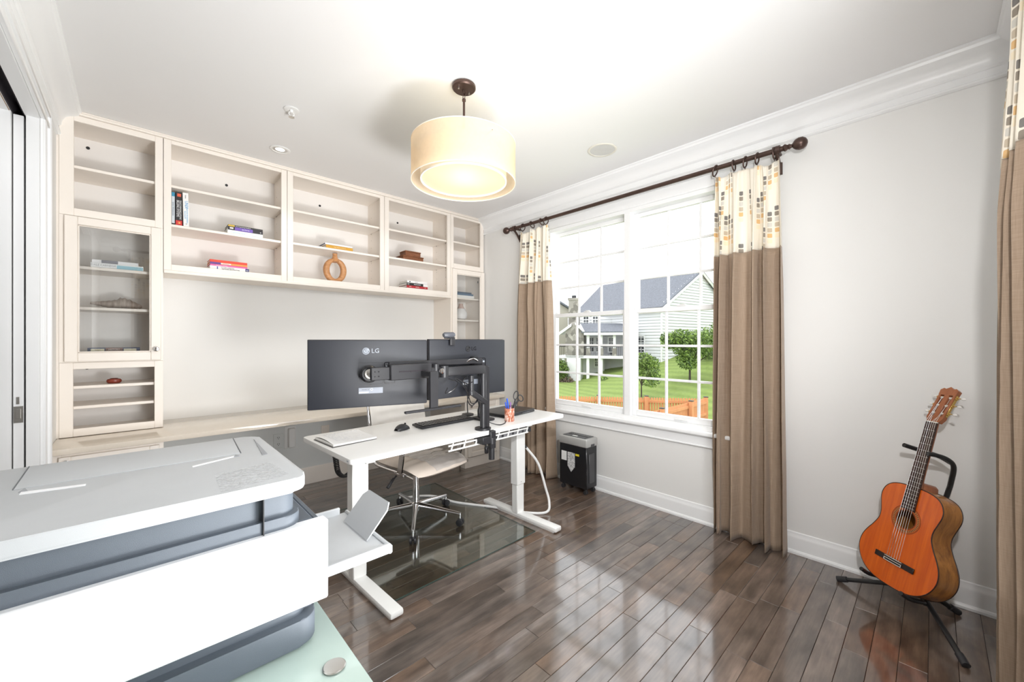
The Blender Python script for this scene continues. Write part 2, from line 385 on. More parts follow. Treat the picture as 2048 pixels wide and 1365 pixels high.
def text(body, size, M, m, parent=None, world=True, ext=0.0004, name='lettering', align='CENTER', sx=1.0, **props):
    c = bpy.data.curves.new('t', 'FONT'); c.body = body; c.size = size; c.extrude = ext; c.align_x = align; c.align_y = 'CENTER'; c.resolution_u = 2
    t = bpy.data.objects.new('t', c); COL.objects.link(t)
    me = bpy.data.meshes.new_from_object(t, depsgraph=bpy.context.evaluated_depsgraph_get())
    bpy.data.objects.remove(t); bpy.data.curves.remove(c)
    me.transform(M @ Matrix.Diagonal((sx, 1, 1, 1))); me.name = name
    me.materials.clear(); me.materials.append(m)
    o = bpy.data.objects.new(name, me); COL.objects.link(o); return put(o, parent, world, **props)
def copy_tree(o, parent=None):
    c = o.copy(); COL.objects.link(c)
    if parent is not None: c.parent = parent
    for ch in [x for x in bpy.data.objects if x.parent == o]: copy_tree(ch, c)
    return c
def XF(loc, right, up):
    """matrix whose local X is right, local Y is up, local Z their cross product"""
    r = Vector(right).normalized(); u = Vector(up); u = (u - r * u.dot(r)).normalized(); n = r.cross(u)
    M = Matrix(((r.x, u.x, n.x, loc[0]), (r.y, u.y, n.y, loc[1]), (r.z, u.z, n.z, loc[2]), (0, 0, 0, 1))); return M
FRONT = lambda x, y, z: XF((x, y, z), (1, 0, 0), (0, 0, 1))       # faces -Y
def smooth_path(pts, n=8):
    """Catmull-Rom"""
    P = [Vector(p) for p in pts]; P = [P[0] * 2 - P[1]] + P + [P[-1] * 2 - P[-2]]; out = []
    for i in range(1, len(P) - 2):
        for k in range(n):
            t = k / n; a, b, c, d = P[i - 1], P[i], P[i + 1], P[i + 2]
            out.append(0.5 * ((2 * b) + (c - a) * t + (2 * a - 5 * b + 4 * c - d) * t * t + (3 * b - a - 3 * c + d) * t ** 3))
    out.append(P[-2]); return out

# ================================================================== ROOM SHELL
XL, XR, YB, YF, H = -0.345, 2.942, 3.92, -0.30, 2.70
WT = 0.13
# window openings: along-wall range and z range
W1 = (0.87, 2.60, 0.66, 2.385)      # on the right wall, in y
W2 = (0.16, 1.89, 0.66, 2.385)      # on the near wall, in x
DO = (1.15, 3.03, 2.40)             # pocket door opening in left wall, y range and head
# --- floor of boards
FL = struct('floor', B().box(XL - 0.15, XR + 0.05, YF - 0.05, YB + 0.05, -0.06, -0.0125), DARK)
BW = 0.0838
def boards():
    y = YF - 0.02; row = 0; lens = [0.9, 0.62, 1.05, 0.48, 0.74, 1.18, 0.38]
    meshes = {}
    while y < YB + 0.01:
        x = XL - 0.05 - random.random() * 0.5
        while x < XR:
            L = random.choice(lens)
            if L not in meshes:
                b = B().box(0.0006, L - 0.0006, 0.0006, BW - 0.0006, -0.012, 0.0, bev=0.0012)
                o = b.obj('floorboard', FLOORW, FL, smooth=False); meshes[L] = o.data
            else:
                o = bpy.data.objects.new('floorboard', meshes[L]); COL.objects.link(o); put(o, FL)
            x0 = x
            o.location = (x0, y, random.uniform(-0.0004, 0.0))
            x += L
        y += BW; row += 1
boards()
# --- ceiling
struct('ceiling', B().box(XL - 0.14, XR + 0.13, YF - 0.13, YB + 0.1, H, H + 0.08), CEIL)
# --- bookcase wall
wb = struct('wall_back', B().box(XL - 0.14, XR + 0.13, YB, YB + 0.1, -0.05, H), WALL)
# --- window wall (right)
b = B(); b.box(XR, XR + WT, YF - 0.13, W1[0], -0.05, H); b.box(XR, XR + WT, W1[1], YB, -0.05, H)
b.box(XR, XR + WT, W1[0], W1[1], -0.05, W1[2]); b.box(XR, XR + WT, W1[0], W1[1], W1[3], H)
struct('wall_right', b, WALL)
# --- near wall
b = B(); b.box(XL - 0.14, W2[0], YF - WT, YF, -0.05, H); b.box(W2[1], XR, YF - WT, YF, -0.05, H)
b.box(W2[0], W2[1], YF - WT, YF, -0.05, W2[2]); b.box(W2[0], W2[1], YF - WT, YF, W2[3], H)
struct('wall_front', b, WALL)
# --- left wall, split leaves either side of the pocket
b = B()
b.box(XL - 0.043, XL, DO[1], YB, -0.05, H); b.box(XL - 0.14, XL - 0.088, DO[1], YB, -0.05, H)
b.box(XL - 0.14, XL, YF, DO[0], -0.05, H)
b.box(XL - 0.043, XL, DO[0], DO[1], DO[2], H); b.box(XL - 0.14, XL - 0.090, DO[0], DO[1], DO[2], H)
struct('wall_left', b, WALL)
# hall beyond the opening
b = B().box(-2.0, XL - 0.14, 0.2, 3.9, -0.05, -0.001)
struct('floor_hall', b, FLOORW)
b = B().box(-2.1, -2.0, 0.2, 3.9, -0.05, H).box(-2.0, XL - 0.14, 0.1, 0.2, -0.05, H).box(-2.0, XL - 0.14, 3.9, 4.0, -0.05, H)
struct('wall_hall', b, WALL)
struct('ceiling_hall', B().box(-2.1, XL - 0.14, 0.1, 4.0, H, H + 0.08), CEIL)

# --- mouldings: profile in (distance from wall, z), swept along a wall
def run(prof, wall, a0, a1):
    b = B(); n = len(prof); rings = []
    for a in (a0, a1):
        r = []
        for (d, z) in prof:
            p = {'R': (XR - d, a, z), 'L': (XL + d, a, z), 'B': (a, YB - d, z), 'F': (a, YF + d, z)}[wall]
            r.append(b.bm.verts.new(p))
        rings.append(r)
    b.bm.faces.new(rings[0]); b.bm.faces.new(list(reversed(rings[1])))
    for i in range(n): b.bm.faces.new((rings[0][i], rings[1][i], rings[1][(i + 1) % n], rings[0][(i + 1) % n]))
    return b
def arc(cx, cz, r, a0, a1, n=6): return [(cx + r * math.cos(math.radians(a0 + (a1 - a0) * i / n)), cz + r * math.sin(math.radians(a0 + (a1 - a0) * i / n))) for i in range(n + 1)]
CR = [(0, H - 0.17), (0.010, H - 0.17), (0.020, H - 0.163), (0.020, H - 0.155), (0.010, H - 0.148), (0.010, H - 0.115), (0.016, H - 0.112), (0.022, H - 0.104), (0.022, H - 0.097)] + \
     arc(0.085, H - 0.097, 0.062, 180, 100, 7)[1:] + [(0.082, H - 0.030), (0.092, H - 0.026), (0.097, H - 0.014), (0.105, H - 0.010), (0.105, H), (0, H)]
struct('trim_1', run(CR, 'R', YF, YB - 0.34), TRIM, ang=25)
struct('trim_2', run(CR, 'L', YF, YB - 0.34), TRIM, ang=25)
struct('trim_3', run(CR, 'F', XL, XR), TRIM, ang=25)
BB = [(0, 0), (0.024, 0), (0.024, 0.012), (0.020, 0.020), (0.014, 0.023), (0.014, 0.092), (0.012, 0.104), (0.008, 0.112), (0.007, 0.126), (0, 0.130)]
struct('baseboard_right', run(BB, 'R', YF, YB - 0.62), TRIM, ang=25)
struct('baseboard_front', run(BB, 'F', XL, XR), TRIM, ang=25)
struct('baseboard_back', run([(0, 0), (0.016, 0), (0.016, 0.135), (0.008, 0.150), (0, 0.150)], 'B', 0.13, 2.30), CREAM)
struct('baseboard_left', run(BB, 'L', YF, DO[0] - 0.1), TRIM, ang=25)

# --- pocket door opening in the left wall
def casing_prof(b, x, y0, y1, z0, z1, sx=1):
    b.box(x, x + sx * 0.014, y0, y1, z0, z1, bev=0.003)
b = B()
b.box(XL, XL + 0.012, DO[1] + 0.004, DO[1] + 0.155, 0, DO[2] + 0.006, bev=0.002)      # far casing
b.box(XL, XL + 0.020, DO[1] + 0.006, DO[1] + 0.030, 0, DO[2] + 0.004, bev=0.004)
b.box(XL, XL + 0.026, DO[1] + 0.128, DO[1] + 0.155, 0, DO[2] + 0.09, bev=0.006)
b.box(XL, XL + 0.012, DO[0] - 0.10, DO[0] - 0.004, 0, DO[2] + 0.09, bev=0.002)
struct('trim_4', b, TRIM)
b = B()
for (d0, d1, t) in ((0.004, 0.03, 0.020), (0.03, 0.062, 0.012), (0.062, 0.09, 0.024)):
    b.box(XL, XL + t, DO[0] - 0.1, DO[1] + 0.155, DO[2] + d0, DO[2] + d1, bev=0.004)
struct('trim_5', b, TRIM)
d1 = thing('door_1', None, None, (XL, DO[1], 0), kind='structure')
b = B(); b.box(XL - 0.043, XL, DO[1] - 0.012, DO[1], 0, DO[2], bev=0.001); b.box(XL - 0.14, XL - 0.088, DO[1] - 0.012, DO[1], 0, DO[2], bev=0.001)
b.box(XL - 0.043, XL, DO[0], DO[0] + 0.012, 0, DO[2]); b.box(XL - 0.14, XL - 0.088, DO[0], DO[0] + 0.012, 0, DO[2])
b.obj('jamb', TRIM, d1)
b = B(); b.box(XL - 0.046, XL + 0.001, DO[0], DO[1], DO[2] - 0.005, DO[2] + 0.02); b.box(XL - 0.14, XL - 0.094, DO[0], DO[1], DO[2] - 0.004, DO[2] + 0.02); b.obj('head_jamb', TRIM, d1)
b = B(); b.box(XL - 0.0945, XL - 0.0925, DO[0], DO[1], DO[2] - 0.003, DO[2] + 0.035); b.obj('wood_strip', RAWWOOD, d1, label='bare brown wood strip beside the track')
b = B(); b.box(XL - 0.0885, XL - 0.047, DO[0], DO[1] + 0.5, DO[2] + 0.045, DO[2] + 0.05); b.box(XL - 0.052, XL - 0.047, DO[0], DO[1] + 0.5, DO[2] - 0.0, DO[2] + 0.05)
b.box(XL - 0.0885, XL - 0.084, DO[0], DO[1] + .5, DO[2] + 0.0, DO[2] + 0.05); b.obj('track', DARK, d1, label='black sliding track in the door head')
b = B(); b.box(XL - 0.0835, XL - 0.0505, DO[1] + 0.0, DO[1] + 0.8, 0.012, DO[2] - 0.008, bev=0.0015); b.obj('door_leaf', TRIM, d1, label='white pocket door slid into the wall')
b = B(); b.box(XL - 0.082, XL - 0.052, DO[1] - 0.003, DO[1] + 0.002, 0.905, 0.985, bev=0.001); b.box(XL - 0.074, XL - 0.060, DO[1] - 0.006, DO[1] + 0.002, 0.925, 0.972, bev=0.001)
b.box(XL - 0.074, XL - 0.064, DO[1] - 0.003, DO[1] + 0.002, 0.995, 1.03, bev=0.001); b.obj('edge_pull', NICKEL, d1)
b = B(); b.box(XL - 0.088, XL - 0.043, DO[1] + 0.85, DO[1] + 0.88, 0, H - 0.05); b.obj('pocket_back', DARK, d1)

# ================================================================== WINDOWS
def make_window(name):
    """local frame: X along the wall, Z up, -Y into the room, origin at left jamb, wall face y=0. width 1.73"""
    wd, z0, z1 = 1.73, 0.66, 2.385
    r = thing(name, None, None, (0, 0, 0), kind='structure')
    L = dict(world=False)
    b = B(); c = 0.085
    b.box(-c, wd + c, -0.016, 0, z1, z1 + c, bev=0.004); b.box(-c - 0.005, wd + c + 0.005, -0.028, 0, z1 + c - 0.012, z1 + c + 0.008, bev=0.004)
    b.box(-c, 0, -0.016, 0, z0, z1, bev=0.004); b.box(wd, wd + c, -0.016, 0, z0, z1, bev=0.004)
    b.box(-c, -c + 0.02, -0.024, 0, z0, z1 + c, bev=0.005); b.box(wd + c - 0.02, wd + c, -0.024, 0, z0, z1 + c, bev=0.005)
    b.obj('casing', TRIM, r, **L)
    b = B(); b.box(-c - 0.02, wd + c + 0.02, -0.055, 0.06, z0 - 0.028, z0, bev=0.007, seg=2)
    b.obj('window_sill', TRIM, r, **L)
    b = B(); b.box(-c, wd + c, -0.014, 0, z0 - 0.11, z0 - 0.028, bev=0.004); b.box(-c, wd + c, -0.02, 0, z0 - 0.115, z0 - 0.103, bev=0.003); b.box(-c, wd + c, -0.026, 0, z0 - 0.043, z0 - 0.028, bev=0.004)
    b.obj('apron', TRIM, r, **L)
    b = B(); j = 0.03
    b.box(0, j, 0, WT, z0, z1); b.box(wd - j, wd, 0, WT, z0, z1); b.box(j, wd - j, 0, WT, z1 - j, z1); b.box(j, wd - j, 0, WT, z0, z0 + j)
    mid = wd / 2
    b.box(mid - 0.028, mid + 0.028, 0.0, WT, z0 + j, z1 - j, bev=0.002)
    b.obj('window_frame', TRIM, r, **L)
    for ui, (a, e) in enumerate(((j, mid - 0.028), (mid + 0.028, wd - j))):
        zm = 1.545
        for kind, (s0, s1, yy) in (('upper_sash', (zm - 0.018, z1 - j, 0.075)), ('lower_sash', (z0 + j, zm + 0.018, 0.040))):
            b = B(); st = 0.034 if kind == 'upper_sash' else 0.036; bot = 0.036 if kind == 'upper_sash' else 0.045
            b.box(a, a + st, yy, yy + 0.032, s0, s1, bev=0.003); b.box(e - st, e, yy, yy + 0.032, s0, s1, bev=0.003)
            b.box(a + st, e - st, yy, yy + 0.032, s0, s0 + bot, bev=0.003); b.box(a + st, e - st, yy, yy + 0.032, s1 - 0.036, s1, bev=0.003)
            sa = b.obj(kind, TRIM, r, **L)
            gx0, gx1, gz0, gz1 = a + st, e - st, s0 + bot, s1 - 0.036
            b = B(); mw = 0.009
            for i in (1, 2):
                x = gx0 + (gx1 - gx0) * i / 3; b.box(x - mw, x + mw, yy + 0.006, yy + 0.026, gz0, gz1, bev=0.003)
                z = gz0 + (gz1 - gz0) * i / 3; b.box(gx0, gx1, yy + 0.007, yy + 0.025, z - mw, z + mw, bev=0.003)
            mn = b.obj('muntins', TRIM, sa, world=False)
            for i in range(3):
                for k in range(3):
                    px0 = gx0 + (gx1 - gx0) * i / 3; px1 = gx0 + (gx1 - gx0) * (i + 1) / 3
                    pz0 = gz0 + (gz1 - gz0) * k / 3; pz1 = gz0 + (gz1 - gz0) * (k + 1) / 3
                    g = B(); g.quad((px0, yy + 0.016, pz0), (px1, yy + 0.016, pz0), (px1, yy + 0.016, pz1), (px0, yy + 0.016, pz1)); g.obj('pane', WINGLASS, sa, world=False)
            if kind == 'lower_sash':
                b = B(); cx = (a + e) / 2
                b.box(cx - 0.035, cx + 0.035, yy - 0.004, yy + 0.02, s1, s1 + 0.010, bev=0.003); b.box(cx - 0.01, cx + 0.03, yy - 0.008, yy + 0.008, s1 + 0.010, s1 + 0.016, bev=0.002)
                b.obj('sash_lock', WHITEP, sa, world=False)
                b = B(); b.box(cx - 0.05, cx + 0.05, yy - 0.012, yy, s0 + 0.012, s0 + 0.022, bev=0.003); b.obj('sash_lift', WHITEP, sa, world=False)
    return r
w1 = make_window('window_1'); w1.matrix_basis = Matrix.Translation((XR, W1[1], 0)) @ Matrix.Rotation(-PI / 2, 4, 'Z')
w2 = copy_tree(w1); w2.name = 'window_2'; w2.matrix_basis = Matrix.Translation((W2[1], YF, 0)) @ Matrix.Rotation(PI, 4, 'Z')

# ================================================================== CURTAINS AND RODS
def make_rod(name, label, p0, p1, inward):
    """rod between p0 and p1, finials beyond, brackets back to the wall (inward = unit vector into the room)"""
    p0, p1, iv = Vector(p0), Vector(p1), Vector(inward); d = (p1 - p0).normalized()
    r = thing(name, label, 'curtain rod', p0)
    B().cyl(p0, p1, 0.0155).obj('rod', BRONZE, r)
    for p, s in ((p0, -1), (p1, 1)):
        b = B(); M = XF(p, iv, d * s)  # local Y along outward axis
        M = M @ Matrix.Rotation(-PI / 2, 4, 'X')
        b.lathe([(0.0155, 0), (0.019, 0.003), (0.022, 0.010), (0.016, 0.018), (0.013, 0.024), (0.017, 0.030), (0.012, 0.036), (0.010, 0.044), (0.018, 0.050), (0.030, 0.062), (0.036, 0.080), (0.034, 0.098), (0.024, 0.113), (0.010, 0.120), (0, 0.121)], seg=24, M=M)
        b.obj('finial', BRONZE, r)
        q = p - d * s * 0.035; b = B()
        wall = q - iv * 0.088
        b.tube(smooth_path([q + Vector((0, 0, -0.016)), q - iv * 0.02 + Vector((0, 0, -0.035)), q - iv * 0.055 + Vector((0, 0, -0.07)), wall + Vector((0, 0, -0.115))], 5), 0.011, 8)
        b.tube([q + iv * 0.001 - d * 0.012, q + iv * 0.001 + d * 0.012], 0.023, 18)
        for k in (-1, 0, 1): b.tube([q + d * (k * 0.014 - 0.005), q + d * (k * 0.014 + 0.005)], 0.025, 18)
        b.tube([wall + Vector((0, 0, -0.05)), wall + Vector((0, 0, -0.125))], 0.012, 8)
        b.tube([q - iv * .01, wall], 0.010, 8)
        b.obj('bracket', BRONZE, r)
    return r
def ring_obj(center, d, par=None, label=None, group=None, tilt=0.0):
    c = Vector(center); d = Vector(d).normalized(); up = Vector((0, 0, 1)); sd = d.cross(up)
    d2 = d  # the ring lies in the plane perpendicular to the rod, tilted a little
    pts = [c + (sd * math.cos(2 * PI * k / 20) + up * math.sin(2 * PI * k / 20)) * 0.0325 + d * tilt * math.sin(2 * PI * k / 20) for k in range(20)]
    b = B(); b.tube(pts, 0.0048, 8, closed=True); b.tube([c - up * 0.034, c - up * 0.046], 0.002, 6)
    o = b.obj('curtain_ring', BRONZE, par); return o
def make_curtain(name, label, origin, along, inward, w_top, w_bot, rings, seed, z_top=2.405, z_seam=1.875, amp=0.042, nfold=5.0, cloth=0.95, sweep=0.0, z_bot=0.012, flare=None, shift_top=0.0):
    """origin: top-left of the cloth at the rod line (world xy). along/inward unit vectors. rings: positions 0..1"""
    rnd = random.Random(seed); A = Vector(along); I = Vector(inward); O = Vector((origin[0], origin[1], 0))
    ph = [rnd.uniform(0, 6.28) for _ in range(6)]; ZT = z_top
    def pos(s, t):            # t 0 top .. 1 bottom
        z = ZT + (z_bot - ZT) * t
        w = w_top + (w_bot - w_top) * min(1, (t * 1.25)) ** 0.8
        off = (w_top - w) * 0.5 + sweep * t + shift_top * max(0, 1 - t * 4)
        warp = s + 0.034 * math.sin(2 * PI * 1.7 * s + ph[0]) + 0.012 * math.sin(2 * PI * 5 * s + ph[1] + t * 1.3)
        a = amp * (0.50 + 0.5 * min(1, t * 3.2) + 0.15 * t) * (1 + 0.25 * math.sin(ph[2] + 5 * s))
        f = 2 * PI * nfold * s + ph[3]
        y = a * (math.sin(f + 0.35 * math.sin(3.0 * t + ph[4])) + 0.34 * math.sin(2.13 * f + ph[5] + 1.5 * t) + 0.12 * math.sin(3.7 * f + 9 * t))
        x = w * warp + 0.25 * a * math.cos(f * 1.0 + .5) * (0.4 + t)
        # pinch pleats under each ring, sagging between rings
        if t < 0.30:
            k = 1 - t / 0.30
            near = min(rings, key=lambda q: abs(q - s)); dd = (s - near)
            pin = math.exp(-(dd * 9) ** 2)
            x += -w * dd * 0.55 * pin * k * k; y *= (1 - 0.45 * pin * k); z += -0.030 * (1 - pin) * k ** 3
            y += 0.020 * k * math.sin(40 * s + 8 * t + ph[1]) * (1 - pin)
        hem = max(0, t - 0.9) * 10
        y += hem * 0.012 * math.sin(f * 1.7 + ph[2]); z += 0.010 * hem * math.sin(f * .5 + ph[1])
        x += off
        return O + A * x + I * y + Vector((0, 0, max(z, 0.004)))
    t_seam = (ZT - z_seam) / (ZT - z_bot)
    r = thing(name, label, 'curtain', (O.x, O.y, 0))
    nu = 150
    uvf = lambda z: None
    b = B(); b.grid(lambda s, t: pos(s, t * t_seam), nu, 34, uvf=lambda s, t: (s * cloth + seed * 0.37, -t * (ZT - z_seam)))
    o = b.obj('printed_header', PRINT, r, label='cream header printed with columns of small squares')
    b = B(); b.grid(lambda s, t: pos(s, t_seam + t * (1 - t_seam)), nu, 46, uvf=lambda s, t: (s * cloth, -t * (z_seam - z_bot)))
    o2 = b.obj('linen_drop', TAUPE, r, label='plain taupe linen drop')
    for q in (o, o2):
        md = q.modifiers.new('thick', 'SOLIDIFY'); md.thickness = 0.0016
    return r
RODZ = 2.467
RX = XR - 0.092
rod1 = make_rod('curtain_rod', 'long dark bronze curtain rod above the double window, ball finials at both ends', (RX, 0.625, RODZ), (RX, 3.02, RODZ), (-1, 0, 0))
make_curtain('curtain', 'right curtain of the double window, hanging beside the guitar wall', (RX, 1.03), (0, -1, 0), (-1, 0, 0), 0.40, 0.45, (0.03, 0.30, 0.47, 0.66, 0.97), 3, nfold=4.6, cloth=0.95, sweep=0.01, z_top=2.412)
make_curtain('curtain', 'left curtain of the double window, hanging in the corner beside the bookcase', (RX, 2.90), (0, -1, 0), (-1, 0, 0), 0.38, 0.47, (0.05, 0.42, 0.72, 0.95), 11, nfold=4.2, cloth=0.9, sweep=0.02, z_top=2.412)
ORD = ('first', 'second', 'third', 'fourth', 'fifth')
for i, y in enumerate((1.015, 0.90, 0.833, 0.765, 0.672)):
    tag(ring_obj((RX, y, RODZ - 0.015), (0, 1, 0), tilt=random.uniform(-.012, .012)), 'bronze ring over the right curtain, %s counted from the window side' % ORD[i], 'curtain ring', 'rings over the right curtain')
for i, y in enumerate((2.86, 2.73, 2.60, 2.545)):
    tag(ring_obj((RX, y, RODZ - 0.015), (0, 1, 0), tilt=random.uniform(-.012, .012)), 'bronze ring over the left curtain, %s counted from the bookcase side' % ORD[i], 'curtain ring', 'rings over the left curtain')
RY = YF + 0.11
RZ2 = 2.50
rod2 = make_rod('curtain_rod', 'bronze curtain rod on the near wall behind the photographer', (-0.10, RY, RZ2), (1.98, RY, RZ2), (0, 1, 0))
make_curtain('curtain', 'curtain cut off by the right edge of the frame, nearest the guitar', (1.70, RY - 0.005), (1, 0, 0), (0, 1, 0), 0.42, 0.42, (0.03, 0.18, 0.35, 0.50, 0.62), 5, nfold=4.6, cloth=0.95, z_top=2.450, amp=0.034)
make_curtain('curtain', 'curtain behind the photographer at the left end of the near rod', (-0.06, RY), (1, 0, 0), (0, 1, 0), 0.40, 0.42, (0.03, 0.3, 0.55, 0.78, 0.97), 8, nfold=4.6, cloth=0.95, z_top=2.445, amp=0.034)
for i, x in enumerate((1.69, 1.76, 1.83, 1.89, 1.935)):
    tag(ring_obj((x, RY, RZ2 - 0.015), (1, 0, 0)), 'bronze ring above the curtain at the right frame edge, %s toward the window wall' % ORD[i], 'curtain ring', 'rings over the near right curtain')

# ================================================================== BOOKCASE
YFc = 3.58; UD = YB - 0.001
CT = 0.715
def carcass_box(r, x0, x1, z0, z1, y0=YFc + 0.02, y1=UD, t=0.016, nm='carcass'):
    b = B(); b.box(x0, x0 + t, y0, y1, z0, z1); b.box(x1 - t, x1, y0, y1, z0, z1); b.box(x0 + t, x1 - t, y0, y1, z1 - t, z1); b.box(x0 + t, x1 - t, y0, y1, z0, z0 + t)
    b.obj(nm, CREAM, r)
    b = B(); b.box(x0 + t, x1 - t, y1 - 0.008, y1, z0 + t, z1 - t); b.obj('back_panel', BACKP, r)
def face(r, x0, x1, z0, z1, ox0, ox1, oz0, oz1, y=YFc, nm='face_frame'):
    b = B(); e = 0.0015
    b.box(x0, ox0, y, y + 0.02, z0, z1, bev=e); b.box(ox1, x1, y, y + 0.02, z0, z1, bev=e)
    b.box(ox0, ox1, y, y + 0.02, oz1, z1, bev=e); b.box(ox0, ox1, y, y + 0.02, z0, oz0, bev=e)
    return b.obj(nm, CREAM, r)
def shelf(r, x0, x1, ztop, y0=YFc + 0.022, t=0.018):
    B().box(x0, x1, y0, UD - 0.009, ztop - t, ztop, bev=0.0015).obj('shelf', CREAM, r)
def hole(r, x, z, y=UD - 0.0095):
    B().cyl((x, y - 0.002, z), (x, y + 0.001, z), 0.010, seg=12).obj('cable_hole', BLACK, r)
def pins(r, x, zs, s):
    b = B()
    for z in zs:
        for y in (YFc + 0.07, YFc + 0.25): b.box(x, x + s * 0.006, y - 0.004, y + 0.004, z - 0.006, z + 0.002, bev=0.001)
    split(b.obj('shelf_pin', NICKEL, r))
# top rail / scribe strip along the ceiling
t = thing('bookcase_top_strip', 'narrow cream scribe moulding between the bookcase tops and the ceiling', 'moulding', (XL, YFc, 2.66))
B().box(XL, XR - 0.01, YFc - 0.010, YFc + 0.02, 2.676, H, bev=0.003).obj('strip', CREAM, t)
B().box(XL, XR - 0.01, YFc - 0.016, YFc - 0.004, 2.688, H, bev=0.003).obj('bead', CREAM, t)
ZT_ = 2.675
t = thing('scribe_filler', 'thin cream filler strip between the left tower and the side wall', 'moulding', (-.34, YFc, CT))
B().box(XL, -0.3345, YFc + 0.006, YFc + 0.02, CT + .001, 2.674).obj('strip', CREAM, t)
# left tower
LT = thing('bookcase_cabinet', 'tall left cabinet tower with a glass door between open shelves', 'cabinet', (-0.1, YFc, CT))
x0, x1 = -0.334, 0.1335
carcass_box(LT, x0, x1, CT + 0.004, ZT_ - 0.003)
B().box(x0 + .016, x1 - .016, YFc + 0.02, UD - .009, 2.085, 2.105).obj('divider', CREAM, LT)
B().box(x0 + .016, x1 - .016, YFc + 0.02, UD - .009, 1.140, 1.166).obj('divider', CREAM, LT)
face(LT, x0, x1, 2.062, ZT_, -0.274, 0.093, 2.108, 2.638)
face(LT, x0, x1, CT + 0.003, 1.168, -0.277, 0.090, 0.765, 1.128)
b = B(); b.box(x0, -0.300, YFc, YFc + 0.02, 1.169, 2.061); b.box(0.112, x1, YFc, YFc + 0.02, 1.169, 2.061); b.box(-0.300, 0.112, YFc, YFc + .02, 1.169, 1.185); b.box(-0.300, 0.112, YFc, YFc + .02, 2.045, 2.061)
b.obj('face_frame', CREAM, LT)
shelf(LT, x0 + .017, x1 - .017, 2.376); shelf(LT, x0 + .017, x1 - .017, 1.765, YFc + 0.04); shelf(LT, x0 + .017, x1 - .017, 1.512, YFc + 0.04)
shelf(LT, x0 + .017, x1 - .017, 1.024); shelf(LT, x0 + .017, x1 - .017, 0.900)
hole(LT, -0.235, 2.60); hole(LT, -0.24, 1.118)
def glass_door(r, x0, x1, z0, z1, gx0, gx1, gz0, gz1, knob_x, knob_z, y=YFc - 0.021):
    b = B(); e = 0.003
    b.box(x0, gx0, y, y + 0.020, z0, z1, bev=e); b.box(gx1, x1, y, y + 0.020, z0, z1, bev=e); b.box(gx0, gx1, y, y + 0.020, gz1, z1, bev=e); b.box(gx0, gx1, y, y + 0.020, z0, gz0, bev=e)
    w = 0.008
    b.box(gx0 - .001, gx0 + w, y + 0.006, y + 0.018, gz0, gz1, bev=.003); b.box(gx1 - w, gx1 + .001, y + 0.006, y + 0.018, gz0, gz1, bev=.003); b.box(gx0, gx1, y + 0.006, y + 0.018, gz1 - w, gz1, bev=.003); b.box(gx0, gx1, y + 0.006, y + 0.018, gz0, gz0 + w, bev=.003)
    d = b.obj('door', CREAM, r)
    B().quad((gx0, y + 0.013, gz0), (gx1, y + 0.013, gz0), (gx1, y + 0.013, gz1), (gx0, y + 0.013, gz1)).obj('pane', CABGLASS, d)
    if knob_x is not None:
        M = Matrix.Translation((knob_x, y, knob_z)) @ Matrix.Rotation(PI / 2, 4, 'X')
        B().lathe([(0.005, 0), (0.005, 0.010), (0.009, 0.014), (0.015, 0.017), (0.016, 0.021), (0.012, 0.025), (0, 0.026)], seg=20, M=M).obj('knob', CHROME, d)
    return d
glass_door(LT, -0.312, 0.123, 1.174, 2.056, -0.257, 0.072, 1.228, 2.007, 0.098, 1.246)
# upper bays
def bay(label, x0, x1, ox0, ox1, oz0, shelves, hx):
    r = thing('wall_bookshelf', label, 'bookshelf', ((x0 + x1) / 2, YFc, 1.77))
    z0 = 1.762
    carcass_box(r, x0, x1, z0 + 0.006, ZT_ - 0.003); face(r, x0, x1, z0, ZT_, ox0, ox1, oz0, 2.648)
    B().box(x0 + .017, x1 - .017, YFc + .021, UD - .009, z0 + 0.02, oz0).obj('bottom_board', CREAM, r)
    for z in shelves: shelf(r, x0 + 0.017, x1 - 0.017, z)
    hole(r, hx, 2.555)
    pins(r, x1 - 0.016, [z - 0.02 for z in shelves], -1)
    b = B()
    for k in range(9):
        for y in (YFc + 0.07, YFc + 0.25): b.cyl((x1 - 0.0165, y, 1.92 + k * 0.075), (x1 - 0.0155, y, 1.92 + k * 0.075), 0.0025, seg=8)
    o = b.obj('pin_holes', BLACK, r); o['kind'] = 'stuff'
    return r
bay('wide wall bookshelf next to the tall left tower, holding the upright books', 0.136, 0.8855, 0.176, 0.845, 1.825, (2.376, 2.106), 0.53)
bay('wide wall bookshelf in the middle, holding the wooden ring vase', 0.888, 1.7145, 0.931, 1.672, 1.825, (2.380, 2.110), 1.24)
bay('wall bookshelf third from the left tower, holding the small brown boxes', 1.717, 2.4695, 1.762, 2.427, 1.828, (2.386, 2.116), 2.02)
b = B().box(0.136, 2.4695, YFc - 0.006, YFc + 0.006, 1.762, 1.785, bev=0.003)
t = thing('light_rail', 'cream bottom rail running under the three wall bookshelves', 'moulding', (1.3, YFc, 1.765)); b.obj('rail', CREAM, t)
